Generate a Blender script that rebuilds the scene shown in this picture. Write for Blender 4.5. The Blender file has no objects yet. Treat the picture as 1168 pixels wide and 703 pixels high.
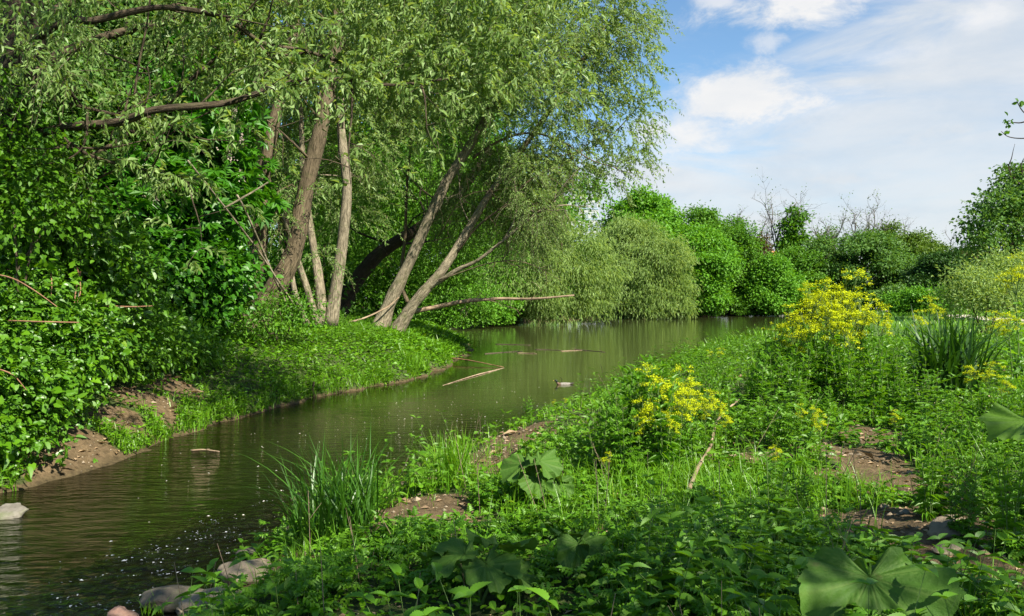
import bpy, bmesh, math, random
import numpy as np
from mathutils import Vector, Matrix, Quaternion

rng = np.random.default_rng(11)
random.seed(11)
SC = bpy.context.scene
COL = SC.collection

# ------------------------------------------------------------------ camera
F, CX, CY, CAMZ, PITCH = 917.0, 584.0, 351.5, 2.2, math.radians(0.72)
cam = bpy.data.objects.new("camera", bpy.data.cameras.new("camera"))
COL.objects.link(cam)
cam.location = (0, 0, CAMZ)
cam.rotation_euler = (math.radians(90) - PITCH, 0, 0)
cam.data.sensor_width = 36
cam.data.lens = F / 1168 * 36
cam.data.clip_end = 3000
cam.data.clip_start = 0.05
SC.camera = cam

# ------------------------------------------------------------------ light and exposure
SUN_AZ, SUN_EL = math.radians(134), math.radians(44)
SD = Vector((math.sin(SUN_AZ) * math.cos(SUN_EL), math.cos(SUN_AZ) * math.cos(SUN_EL), math.sin(SUN_EL)))
sl = bpy.data.lights.new("sun", 'SUN')
sl.energy, sl.angle, sl.color = 4.6, math.radians(0.5), (1.0, 0.93, 0.80)
sun = bpy.data.objects.new("sun", sl)
COL.objects.link(sun)
sun.rotation_euler = SD.to_track_quat('Z', 'Y').to_euler()
SC.view_settings.view_transform = 'Standard'
SC.view_settings.look = 'None'
SC.view_settings.exposure = 1.40
SC.view_settings.gamma = 1.0
SC.view_settings.use_curve_mapping = False
SC.render.engine = 'CYCLES'
SC.cycles.use_denoising = True
SC.cycles.max_bounces = 6
SC.cycles.diffuse_bounces = 3
SC.cycles.glossy_bounces = 3
SC.cycles.transmission_bounces = 4
SC.cycles.transparent_max_bounces = 8
SC.cycles.caustics_reflective = False
SC.cycles.caustics_refractive = False


class NT:
    """small helper for building node trees"""
    def __init__(s, tree):
        s.t = tree
        s.n, s.l = tree.nodes, tree.links

    def new(s, kind, **kw):
        n = s.n.new(kind)
        for k, v in kw.items():
            setattr(n, k, v)
        return n

    def put(s, v, sock):
        if isinstance(v, (int, float)):
            sock.default_value = v
        elif isinstance(v, (tuple, list)):
            sock.default_value = tuple(v) if len(v) == len(sock.default_value) else tuple(v) + (1,)
        else:
            s.l.new(v, sock)

    def math(s, op, a, b=None, c=None, clamp=False):
        n = s.new('ShaderNodeMath', operation=op, use_clamp=clamp)
        s.put(a, n.inputs[0])
        if b is not None: s.put(b, n.inputs[1])
        if c is not None: s.put(c, n.inputs[2])
        return n.outputs[0]

    def mix(s, f, a, b, blend='MIX'):
        n = s.new('ShaderNodeMix', data_type='RGBA', blend_type=blend)
        s.put(f, n.inputs[0]); s.put(a, n.inputs[6]); s.put(b, n.inputs[7])
        return n.outputs[2]

    def noise(s, vec, scale, detail=4, rough=0.55, dist=0.0):
        n = s.new('ShaderNodeTexNoise')
        if vec is not None: s.l.new(vec, n.inputs['Vector'])
        n.inputs['Scale'].default_value = scale
        n.inputs['Detail'].default_value = detail
        n.inputs['Roughness'].default_value = rough
        n.inputs['Distortion'].default_value = dist
        return n.outputs[0]

    def sstep(s, v, a, b):
        n = s.new('ShaderNodeMapRange', interpolation_type='SMOOTHSTEP')
        s.put(v, n.inputs[0]); s.put(a, n.inputs[1]); s.put(b, n.inputs[2])
        return n.outputs[0]

    def mapping(s, vec, scale=(1, 1, 1), rot=(0, 0, 0)):
        n = s.new('ShaderNodeMapping')
        s.l.new(vec, n.inputs[0])
        n.inputs['Scale'].default_value = scale
        n.inputs['Rotation'].default_value = rot
        return n.outputs[0]

    def attr(s, name):
        return s.new('ShaderNodeAttribute', attribute_name=name)


W = bpy.data.worlds.new("World")
SC.world = W
W.use_nodes = True
t = NT(W.node_tree)
t.n.clear()
sky = t.new('ShaderNodeTexSky', sky_type='NISHITA', sun_disc=False)
sky.sun_elevation, sky.sun_rotation = SUN_EL, SUN_AZ
sky.air_density, sky.dust_density, sky.ozone_density = 1.0, 0.4, 2.5
geo = t.new('ShaderNodeTexCoord')
sep = t.new('ShaderNodeSeparateXYZ')
t.l.new(geo.outputs['Generated'], sep.inputs[0])
dx, dy, dz = sep.outputs
az = t.math('ARCTAN2', dx, dy)
el = t.math('ARCSINE', dz)
dzc = t.math('ADD', t.math('MAXIMUM', dz, 0.0), 0.10)
cv = t.new('ShaderNodeCombineXYZ')
t.l.new(t.math('DIVIDE', dx, dzc), cv.inputs[0])
t.l.new(t.math('DIVIDE', dy, dzc), cv.inputs[1])
n_big = t.noise(t.mapping(cv.outputs[0], (0.8, 1.0, 1), (0, 0, 0.5)), 1.1, 9, 0.6, 0.3)
n_dir = t.noise(t.mapping(geo.outputs['Generated'], (1, 1, 1.8)), 13.0, 10, 0.66, 0.35)
n_streak = t.noise(t.mapping(geo.outputs['Generated'], (1, 1, 4.5), (0.0, 0.25, 0)), 4.0, 8, 0.6, 0.6)


def px_dir(px, py):
    return math.atan((px - CX) / F), math.atan((340 - py) / F * math.cos(math.atan((px - CX) / F)))


def puff(px, py, wpx, hpx, soft, noise_amt, flat=1.0):
    a0, e0 = px_dir(px, py)
    u = t.math('DIVIDE', t.math('SUBTRACT', az, a0), wpx / F)
    v = t.math('DIVIDE', t.math('SUBTRACT', el, e0), hpx / F)
    r = t.math('SQRT', t.math('ADD', t.math('MULTIPLY', u, u), t.math('MULTIPLY', v, v)))
    m = t.math('SUBTRACT', 1.0, r)
    m = t.math('ADD', m, t.math('MULTIPLY', t.math('SUBTRACT', n_dir, 0.5), noise_amt))
    return t.sstep(m, 0.0, soft)


veil_line = t.math('ADD', 0.262, t.math('MULTIPLY', t.math('SUBTRACT', az, 0.31), 0.42))
veil_line = t.math('MINIMUM', t.math('MAXIMUM', veil_line, 0.08), 0.36)
vl = t.math('SUBTRACT', veil_line, el)
vl = t.math('ADD', vl, t.math('MULTIPLY', t.math('SUBTRACT', n_streak, 0.5), 0.30))
veil = t.math('MULTIPLY', t.sstep(vl, -0.05, 0.09), t.math('ADD', 0.52, t.math('MULTIPLY', n_streak, 0.65)))
haze = t.math('MULTIPLY', t.sstep(el, 0.22, 0.0), 0.72)
scatter = t.math('MULTIPLY', t.sstep(n_big, 0.52, 0.70), t.sstep(el, 0.27, 0.40))
m = t.math('MAXIMUM', veil, haze)
pf = 0.0
m = t.math('MAXIMUM', m, t.math('MULTIPLY', scatter, 0.9))
for args, k in (((846, 114, 140, 50, 0.8, 1.8), 1.0), ((795, 152, 110, 52, 1.0, 1.9), .95), ((940, -2, 150, 36, 0.9, 2.4), 1.0), ((872, 50, 40, 16, 1.1, 3.4), .6),
                ((1118, 20, 34, 18, 0.8, 1.8), .8), ((1090, 150, 200, 50, 1.1, 1.2), .95), ((980, 205, 270, 38, 1.1, 1.2), .95), ((820, 2, 38, 16, .8, 1.8), .75), ((1000, 66, 90, 14, 1.0, 1.8), .6)):
    pm = puff(*args)
    m = t.math('MAXIMUM', m, t.math('MULTIPLY', pm, k))
    if args[2] < 160: pf = t.math('MAXIMUM', pf, pm)
cloud_v = t.noise(t.mapping(geo.outputs['Generated'], (1, 1, 3.0)), 7.0, 8, 0.6, 0.3)
ccol = t.mix(t.sstep(cloud_v, 0.30, 0.68), (0.54, 0.58, 0.63, 1), (0.72, 0.71, 0.70, 1))
ccol = t.mix(pf, t.mix(0.45, ccol, (.56, .62, .68, 1)), t.mix(0.5, ccol, (.82, .81, .80, 1)))
bg_sky = t.new('ShaderNodeBackground')
t.l.new(t.mix(1.0, sky.outputs[0], (0.86, 1.02, 1.06, 1), 'MULTIPLY'), bg_sky.inputs[0])
bg_sky.inputs[1].default_value = 0.066
bg_cl = t.new('ShaderNodeBackground')
t.l.new(ccol, bg_cl.inputs[0])
bg_cl.inputs[1].default_value = 0.475
mx = t.new('ShaderNodeMixShader')
t.put(t.math('MULTIPLY', m, 1.0, clamp=True), mx.inputs[0])
t.l.new(bg_sky.outputs[0], mx.inputs[1])
t.l.new(bg_cl.outputs[0], mx.inputs[2])
out = t.new('ShaderNodeOutputWorld')
t.l.new(mx.outputs[0], out.inputs[0])

# ------------------------------------------------------------------ numeric helpers
def nrm(v):
    return v / np.maximum(np.linalg.norm(v, axis=-1, keepdims=True), 1e-9)


_perm = np.random.default_rng(5).random((256, 256))


def vnoise(x, y):
    x = np.asarray(x, float); y = np.asarray(y, float)
    xi, yi = np.floor(x).astype(int), np.floor(y).astype(int)
    fx, fy = x - xi, y - yi
    fx = fx * fx * (3 - 2 * fx); fy = fy * fy * (3 - 2 * fy)
    g = lambda a, b: _perm[a & 255, b & 255]
    return (g(xi, yi) * (1 - fx) + g(xi + 1, yi) * fx) * (1 - fy) + (g(xi, yi + 1) * (1 - fx) + g(xi + 1, yi + 1) * fx) * fy


def fbm(x, y, o=4):
    s, a, tot = 0, 1, 0
    for i in range(o):
        s = s + a * vnoise(x * 2 ** i + 17.3 * i, y * 2 ** i + 5.1 * i); tot += a; a *= .5
    return s / tot


def ss(v, a, b):
    q = np.clip((v - a) / (b - a), 0, 1)
    return q * q * (3 - 2 * q)


_cp, _sp = math.cos(PITCH), math.sin(PITCH)


def P(px, py, Y):
    """the point at depth Y seen at photo pixel px, py"""
    a, b = (px - CX) / F, -(py - CY) / F
    d = np.array([a, _cp + b * _sp, -_sp + b * _cp])
    return d * (Y / d[1]) + np.array([0, 0, CAMZ])


# water outline in plan: x, y, bank height, bank width
SHORE = np.array([
    (-14, -1.0, .5, 1.5), (-6, -.5, .5, 1.5), (-2.6, 1.2, .4, 1.5), (-2.0, 2.6, .4, 1.5), (-2.0, 4.2, .4, 1.4), (-2.2, 5.2, .38, 1.5), (-2.25, 5.9, .42, 1.6), (-2.1, 6.8, .48, 1.8),
    (-2.0, 7.6, .5, 2.0), (-1.75, 8.5, .45, 2.4), (-1.4, 9.4, .45, 2.6), (-1.0, 10.6, .5, 2.4), (-.5, 12.0, .55, 2.2), (.25, 13.4, .6, 2.0),
    (1.0, 14.6, .65, 2.0), (1.7, 16.2, .7, 2), (2.2, 18, .75, 2), (3.2, 20.5, .8, 2), (5, 25, .8, 2), (8, 32, .8, 2), (13, 40, .7, 2),
    (18, 50, .7, 2), (23, 62, .7, 2), (33, 85, .6, 2), (41, 105, .5, 2), (38, 113, .5, 2), (34, 108, .5, 2), (30, 103, .6, 2), (22, 97, .8, 3),
    (15.6, 92, .8, 3), (8, 84, .8, 3), (3, 78, .8, 3), (-.5, 70, .8, 3), (-4.7, 63, .6, 3), (-6.5, 58, .8, 3), (-6.5, 50, 1.2, 3), (-4.5, 45, 1.3, 3),
    (-2.3, 39, 1.0, 3), (-1.8, 33, 1.1, 3.2), (-2.0, 27, 1.25, 3.4), (-2.3, 22.5, 1.3, 3.2), (-2.8, 21, 1.35, 3.2), (-3.4, 20, 1.35, 3.4), (-4.4, 17.5, 1.35, 3.6),
    (-4.95, 14.6, 1.3, 3.6), (-5.3, 12.6, 1.3, 3.6), (-5.3, 10.6, 1.25, 3.4), (-5.5, 9.4, 1.2, 3.2), (-6.0, 8.6, 1.2, 3.0), (-8.5, 7.4, 1.2, 3), (-14, 6, 1.2, 3)], float)


def shore_dist(x, y):
    """signed distance to the water's edge (positive on land) with bank height and width blended along it"""
    x = np.asarray(x, float).ravel(); y = np.asarray(y, float).ravel()
    n = len(SHORE)
    best = np.full(x.shape, 1e9)
    inside = np.zeros(x.shape, bool)
    wsum = np.zeros(x.shape); hs = np.zeros(x.shape); ws = np.zeros(x.shape)
    for i in range(n):
        ax, ay, h, w = SHORE[i]; bx, by, h2, w2 = SHORE[(i + 1) % n]
        ex, ey = bx - ax, by - ay
        tt = np.clip(((x - ax) * ex + (y - ay) * ey) / (ex * ex + ey * ey), 0, 1)
        d = np.hypot(x - ax - tt * ex, y - ay - tt * ey)
        best = np.minimum(best, d)
        wt = 1 / (d + .15) ** 4
        wsum += wt; hs += wt * (h + (h2 - h) * tt); ws += wt * (w + (w2 - w) * tt)
        c = ((ay > y) != (by > y)) & (x < ex * (y - ay) / (by - ay + 1e-12) + ax)
        inside ^= c
    return np.where(inside, -best, best), hs / wsum, ws / wsum


def height(x, y):
    shp = np.shape(x)
    x = np.asarray(x, float).ravel(); y = np.asarray(y, float).ravel()
    jit = (fbm(x * 1.3, y * 1.3, 3) - .5) * np.clip(y * .035, .25, 2.0)
    sd, h, w = shore_dist(x + jit, y + jit * .6)
    land = h * (1 - np.exp(-np.maximum(sd, 0) / (w * .45)))
    left = ss(-x - 3.0 - .12 * np.abs(y - 15), 0, 3)
    land = land + np.maximum(sd - 3, 0) * .05 * left * ss(60 - y, 0, 20) * ss(25 - sd, 0, 15)
    land = land + (fbm(x * .7, y * .7, 4) - .5) * .28 * ss(sd, 0.1, 2.0) + (fbm(x * 5, y * 5, 3) - .5) * .06 * ss(sd, -.1, .4)
    deep = -np.minimum(np.maximum(-sd, 0) * .22, .9) - .02
    z = np.where(sd > 0, land, deep + (fbm(x * 2.5, y * 2.5, 3) - .5) * .10)
    return z.reshape(shp)


def hz(x, y):
    return float(height(np.array([x]), np.array([y]))[0])


def G(px, py, y0=3.0, y1=160):
    """the ground point seen at photo pixel px, py"""
    ys = np.exp(np.linspace(math.log(y0), math.log(y1), 700))
    p1 = P(px, py, 1.0)
    slope = p1 - np.array([0, 0, CAMZ])
    xs, zs = slope[0] * ys, CAMZ + slope[2] * ys
    g = np.maximum(height(xs, ys), 0)
    k = np.nonzero(zs <= g)[0]
    k = k[0] if len(k) else len(ys) - 1
    return np.array([xs[k], ys[k], g[k]])


# bare soil: photo pixel centre -> ground ellipses
DIRT = []
for px, py, rx, ry in ((1050, 590, .75, .55), (1010, 545, .50, .55), (960, 515, .5, .5), (1120, 660, .45, .35), (850, 525, .4, .3), (1000, 500, .4, .35), (940, 455, .5, .35),
                       (470, 585, .6, .7), (430, 560, .6, .8), (545, 530, .6, 1.0), (600, 500, .5, 1.1), (335, 640, .25, .35), (700, 605, .2, .15),
                       (100, 515, .42, .55), (135, 485, .38, .5), (170, 458, .5, .5), (200, 442, .4, .5), (75, 540, .5, .4), 
                       (240, 692, .42, .40), (1050, 620, .5, .35), (1075, 560, .5, .4)):
    g = G(px, py)
    DIRT.append((g[0], g[1], rx, ry))


def dirt(x, y):
    x = np.asarray(x, float); y = np.asarray(y, float)
    m = np.zeros(x.shape)
    jx, jy = (fbm(x * 2.1, y * 2.1, 3) - .5) * .9, (fbm(x * 2.1 + 40, y * 2.1, 3) - .5) * .9
    for cx, cy, rx, ry in DIRT:
        d = np.hypot((x + jx * rx * 1.2 - cx) / rx, (y + jy * ry * 1.2 - cy) / ry)
        m = np.maximum(m, ss(1.25 - d, 0, .5))
    return m


# ------------------------------------------------------------------ mesh helpers
class MB:
    def __init__(s):
        s.v, s.f, s.m, s.r, s.uv = [], [], [], [], []
        s.nv = 0

    def add(s, v, f, mat=0, rnd=None, uv=None):
        v = np.asarray(v, float).reshape(-1, 3); f = np.asarray(f, int).reshape(-1, 3)
        if len(f) == 0: return
        s.v.append(v); s.f.append(f + s.nv); s.nv += len(v)
        s.m.append(np.full(len(f), mat, np.int32))
        s.r.append(np.broadcast_to(np.asarray(.5 if rnd is None else rnd, float), (len(f),)).copy())
        s.uv.append(np.zeros((len(v), 2)) if uv is None else np.asarray(uv, float))

    def build(s, name, mats, parent=None, smooth=False, vattr=None):
        v = np.concatenate(s.v); f = np.concatenate(s.f); mi = np.concatenate(s.m); r = np.concatenate(s.r); uv = np.concatenate(s.uv)
        if parent is not None:
            v = v - np.array(parent.location)
        me = bpy.data.meshes.new(name)
        me.vertices.add(len(v)); me.vertices.foreach_set("co", v.astype(np.float32).ravel())
        me.loops.add(f.size); me.loops.foreach_set("vertex_index", f.astype(np.int32).ravel())
        me.polygons.add(len(f)); me.polygons.foreach_set("loop_start", (np.arange(len(f)) * 3).astype(np.int32))
        me.polygons.foreach_set("material_index", mi)
        me.polygons.foreach_set("use_smooth", np.full(len(f), smooth))
        a = me.attributes.new("rnd", 'FLOAT', 'FACE'); a.data.foreach_set("value", r.astype(np.float32))
        u = me.uv_layers.new(name="UVMap"); u.data.foreach_set("uv", uv[f.ravel()].astype(np.float32).ravel())
        if vattr:
            for k, val in vattr.items():
                a = me.attributes.new(k, 'FLOAT', 'POINT'); a.data.foreach_set("value", np.asarray(val, np.float32).ravel())
        me.update(calc_edges=True)
        for mm in (mats if isinstance(mats, (list, tuple)) else [mats]):
            me.materials.append(mm)
        o = bpy.data.objects.new(name, me)
        COL.objects.link(o)
        if parent is not None: o.parent = parent
        return o


def tag(o, label=None, cat=None, group=None, kind=None):
    if label: o["label"] = label
    if cat: o["category"] = cat
    if group: o["group"] = group
    if kind: o["kind"] = kind
    return o


def empty(name, loc, label, cat, group=None):
    o = bpy.data.objects.new(name, None)
    o.empty_display_size = .2
    COL.objects.link(o)
    o.location = tuple(float(c) for c in loc)
    return tag(o, label, cat, group)


def copy_tree(o, loc, rz, sc, label=None, group=None):
    c = o.copy(); COL.objects.link(c)
    c.location = loc; c.rotation_euler = (0, 0, rz); c.scale = (sc, sc, sc)
    if label: c["label"] = label
    if group: c["group"] = group
    for ch in list(o.children):
        d = ch.copy(); COL.objects.link(d); d.parent = c
        for g in list(ch.children):
            e = g.copy(); COL.objects.link(e); e.parent = d
    return c


def smooth_path(pts, k=4):
    pts = np.asarray(pts, float)
    if len(pts) < 3:
        return np.array([pts[0] + (pts[-1] - pts[0]) * u for u in np.linspace(0, 1, k + 1)])
    p = np.vstack([2 * pts[0] - pts[1], pts, 2 * pts[-1] - pts[-2]])
    o = []
    for i in range(1, len(p) - 2):
        for u in np.linspace(0, 1, k, endpoint=False):
            a, b, c, d = p[i - 1], p[i], p[i + 1], p[i + 2]
            o.append(.5 * (2 * b + (c - a) * u + (2 * a - 5 * b + 4 * c - d) * u * u + (3 * b - a - 3 * c + d) * u ** 3))
    o.append(p[-2])
    return np.array(o)


def tube(mb, pts, r0, r1, sides=8, mat=0, k=4, bump=.0, flare=0.0, rnd=.5, raw=False):
    pts = np.asarray(pts, float) if raw else smooth_path(pts, k)
    n = len(pts)
    tan = nrm(np.gradient(pts, axis=0))
    up = np.array([0.13, 1, .07])
    b = nrm(np.cross(tan, up)); c = nrm(np.cross(b, tan))
    s = np.linspace(0, 1, n)
    r = r0 + (r1 - r0) * s ** .9
    seg = np.linalg.norm(np.diff(pts, axis=0), axis=1)
    ln = np.concatenate([[0], np.cumsum(seg)])
    r = r * (1 + flare * np.exp(-ln / max(r0 * 1.6, 1e-3)))
    th = np.linspace(0, 2 * np.pi, sides, endpoint=False)
    rr = r[:, None] * np.ones((1, sides))
    if bump > 0:
        rr = rr * (1 + bump * (vnoise(th[None, :] * 1.6 + r0 * 77, ln[:, None] * 2.3) - .5) * 2 + bump * .6 * (vnoise(th[None, :] * 5 + r0 * 7, ln[:, None] * 5) - .5) * 2)
    v = pts[:, None, :] + rr[..., None] * (np.cos(th)[None, :, None] * b[:, None, :] + np.sin(th)[None, :, None] * c[:, None, :])
    uv = np.stack([np.broadcast_to(np.abs(th / np.pi - 1)[None, :], (n, sides)) * r0 * 3.0, np.broadcast_to(ln[:, None], (n, sides))], -1)
    i = np.arange(n - 1)[:, None] * sides; j = np.arange(sides)[None, :]; j2 = (j + 1) % sides
    f = np.concatenate([np.stack([i + j, i + j2, i + sides + j2], -1).reshape(-1, 3), np.stack([i + j, i + sides + j2, i + sides + j], -1).reshape(-1, 3)])
    vv = v.reshape(-1, 3); uvv = uv.reshape(-1, 2)
    # end caps
    e = len(vv)
    vv = np.vstack([vv, pts[-1], pts[0]]); uvv = np.vstack([uvv, [0, ln[-1]], [0, 0]])
    jj = np.arange(sides); kk = (jj + 1) % sides
    f = np.vstack([f, np.stack([(n - 1) * sides + jj, (n - 1) * sides + kk, np.full(sides, e)], -1), np.stack([kk, jj, np.full(sides, e + 1)], -1)])
    mb.add(vv, f, mat, rnd, uvv)
    return pts


def ribbon_stems(mb, a, b, w, mat, rnd=.5):
    """many thin three-sided stems from points a to points b"""
    a = np.asarray(a); b = np.asarray(b); n = len(a)
    ax = nrm(b - a)
    u = nrm(np.cross(ax, np.array([.3, .9, .2]))); v = np.cross(ax, u)
    w = np.broadcast_to(np.asarray(w, float), (n,))[:, None]
    q = []
    for p, s in ((a, 1), (b, .55)):
        for k in range(3):
            an = k * 2.0944
            q.append(p + w * s * (math.cos(an) * u + math.sin(an) * v))
    V = np.stack(q, 1)
    fl = []
    for k in range(3):
        k2 = (k + 1) % 3
        fl += [(k, k2, 3 + k2), (k, 3 + k2, 3 + k)]
    Fc = np.array(fl)[None] + (np.arange(n) * 6)[:, None, None]
    mb.add(V.reshape(-1, 3), Fc.reshape(-1, 3), mat, rnd)


# leaf templates: x along the leaf, y across, z off the blade
def strip_template(ts, ws, fold=.12, droop=.2):
    v, f = [(0, 0, 0)], []
    for tt, w in zip(ts, ws):
        z = -droop * tt * tt
        v += [(tt, -w / 2, z + fold * w), (tt, 0, z), (tt, w / 2, z + fold * w)]
    v.append((1, 0, -droop))
    f += [(0, 1, 2), (0, 2, 3)]
    for i in range(len(ts) - 1):
        a = 1 + 3 * i; b = a + 3
        f += [(a, b, b + 1), (a, b + 1, a + 1), (a + 1, b + 1, b + 2), (a + 1, b + 2, a + 2)]
    a = 1 + 3 * (len(ts) - 1); e = len(v) - 1
    f += [(a, e, a + 1), (a + 1, e, a + 2)]
    return np.array(v), np.array(f)


T2 = (np.array([(0, 0, 0), (.45, -.5, .10), (1, 0, -.10), (.45, .5, .10)]), np.array([(0, 1, 2), (0, 2, 3)]))
T_OVAL = strip_template([.25, .6, .85], [.8, 1.0, .6], .15, .18)
T_LANCE = strip_template([.3, .65], [1.0, .75], .25, .22)
_ts = np.array([.06, .12, .2, .24, .32, .36, .44, .48, .57, .61, .7, .74, .83, .87, .93])
_ws = np.sin(np.pi * (_ts * .9 + .1) ** .75) * np.where(np.arange(15) % 2 == 0, 1.0, .84)
T_SERR = strip_template(_ts, _ws, .16, .22)


def join_tpl(parts):
    v, f, n = [], [], 0
    for (tv, tf), (x, y, ang, L, Wd, z) in parts:
        c, s = math.cos(ang), math.sin(ang)
        lx, ly = tv[:, 0] * L, tv[:, 1] * Wd
        v.append(np.stack([x + lx * c - ly * s, y + lx * s + ly * c, tv[:, 2] * L + z - .12 * lx * abs(math.sin(ang))], 1)); f.append(tf + n); n += len(tv)
    return np.concatenate(v), np.concatenate(f)


T_PALM = join_tpl([(T2, (0, 0, a, .62 + .38 * math.cos(a * .6), .34, 0)) for a in (-1.9, -1.1, -.5, 0.0, .5, 1.1, 1.9)])
T_PINN = join_tpl([(T_LANCE, (x, 0, s * 1.0, .42 * (1.15 - x), .20, 0)) for x in (.12, .32, .52, .7) for s in (-1, 1)] + [(T_LANCE, (.62, 0, 0, .4, .22, 0))]
                  + [(strip_template([.5], [.5], 0, .05), (0, 0, 0, .8, .05, -.01))])
T_TRI = join_tpl([(T_OVAL, (.35, 0, a, .62, .46, 0)) for a in (-1.15, 0.0, 1.15)] + [(strip_template([.5], [.5], 0, .02), (0, 0, 0, .4, .06, -.01))])
T_HEART = (lambda: (np.array([(0, 0, 0), (-.18, -.3, .05), (.15, -.52, .08), (.55, -.36, .03), (1, 0, -.12), (.55, .36, .03), (.15, .52, .08), (-.18, .3, .05), (.4, 0, -.03)]),
                    np.array([(0, 1, 2), (0, 2, 8), (2, 3, 8), (3, 4, 8), (8, 4, 5), (8, 5, 6), (0, 8, 6), (0, 6, 7)])))()


def leaves(mb, pos, axis, up, L, Wd, tpl, rnd, mat=0):
    tv, tf = tpl
    n = len(pos)
    if n == 0: return
    A = nrm(np.asarray(axis, float)); B = nrm(np.cross(up, A)); N = np.cross(A, B)
    L = np.broadcast_to(np.asarray(L, float), (n,))[:, None, None]; Wd = np.broadcast_to(np.asarray(Wd, float), (n,))[:, None, None]
    V = np.asarray(pos)[:, None, :] + tv[None, :, 0:1] * L * A[:, None, :] + tv[None, :, 1:2] * Wd * B[:, None, :] + tv[None, :, 2:3] * L * N[:, None, :]
    Fc = tf[None] + (np.arange(n) * len(tv))[:, None, None]
    mb.add(V.reshape(-1, 3), Fc.reshape(-1, 3), mat, np.repeat(np.broadcast_to(rnd, (n,)), len(tf)))


def rdir(n):
    return nrm(rng.normal(size=(n, 3)))


def lobe_points(lobes, n, inner=.6, rag=.30):
    lobes = np.asarray(lobes, float)            # cx cy cz rx ry rz
    wt = (lobes[:, 3] * lobes[:, 5] + lobes[:, 4] * lobes[:, 5] + lobes[:, 3] * lobes[:, 4]); wt /= wt.sum()
    k = rng.choice(len(lobes), n, p=wt)
    d = rdir(n)
    d[:, 2] = np.where(rng.random(n) < .35, np.abs(d[:, 2]), d[:, 2])
    ph = rng.random((len(lobes), 3)) * 6.28
    b = 1 + .17 * np.sin(d[:, 0] * 5 + ph[k, 0]) * np.sin(d[:, 1] * 4.3 + ph[k, 1]) + .12 * np.sin(d[:, 2] * 7 + d[:, 0] * 6 + ph[k, 2])
    r = (inner + (1 - inner) * rng.random(n) ** .6) * b * (1 + rag * rng.random(n) ** 4)
    return lobes[k, :3] + d * lobes[k, 3:] * r[:, None], d


def crown(mb, lobes, n, per, csize, L, Wd, tpl=T2, hang=.3, inner=.55, mat=0, shell_up=.7, flat=.6, zmin=None, rag=.30):
    """foliage: clumps of leaves spread through the outer part of a few uneven masses"""
    nc = max(1, n // per)
    c, d = lobe_points(lobes, nc, inner, rag)
    tone = np.clip(rng.normal(.5, .17, nc), 0, 1)
    sz = csize * rng.uniform(.6, 1.5, nc)
    idx = np.repeat(np.arange(nc), per)
    m = len(idx)
    off = rng.normal(size=(m, 3)) * sz[idx][:, None] * np.array([1, 1, flat])
    pos = c[idx] + off
    outd = nrm(d[idx] + .8 * nrm(off))
    axis = outd * .8 + rng.normal(size=(m, 3)) * .55 + np.array([0, 0, -1]) * hang
    up = np.array([0, 0, 1.0]) * shell_up + outd * .6 + rng.normal(size=(m, 3)) * .45
    s = rng.uniform(.65, 1.35, m)
    rn = np.clip(tone[idx] + rng.normal(0, .14, m), 0, 1)
    if zmin is not None:
        k = pos[:, 2] > zmin
        pos, axis, up, s, rn = pos[k], axis[k], up[k], s[k], rn[k]
    leaves(mb, pos, axis, up, L * s, Wd * s, tpl, rn, mat)


def strands(mb, starts, dirs, ln, nl, L, Wd, tpl=T_LANCE, grav=.6, mat=0, stem_mat=None, stem_w=.004, tone_sd=.17, spread=.75):
    """hanging or arching twigs that carry leaves all along"""
    n = len(starts)
    dirs = nrm(dirs); ln = np.broadcast_to(np.asarray(ln, float), (n,))
    tone = np.clip(rng.normal(.5, tone_sd, n), 0, 1)

    def at(s):
        s = s[:, None]
        return starts + dirs * (ln[:, None] * s * (1 - .25 * s)) + np.array([0, 0, -1.0]) * (grav * ln[:, None] * s * s)
    if stem_mat is not None:
        prev = starts
        for q in (.33, .66, 1.0):
            cur = at(np.full(n, q)); ribbon_stems(mb, prev, cur, stem_w * (1.2 - q * .7), stem_mat); prev = cur
    for j in range(nl):
        s = np.clip((j + rng.random(n)) / nl, .06, 1)
        p = at(s); tan = nrm(at(np.minimum(s + .05, 1.05)) - p)
        side = nrm(np.cross(tan, rdir(n)))
        axis = tan * .6 + side * spread + np.array([0, 0, -.25])
        up = np.array([0, 0, .6]) + rng.normal(size=(n, 3)) * .6
        sc = rng.uniform(.6, 1.25, n) * (1.05 - .35 * s)
        leaves(mb, p, axis, up, L * sc, Wd * sc, tpl, np.clip(tone + rng.normal(0, .15, n), 0, 1), mat)


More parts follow.
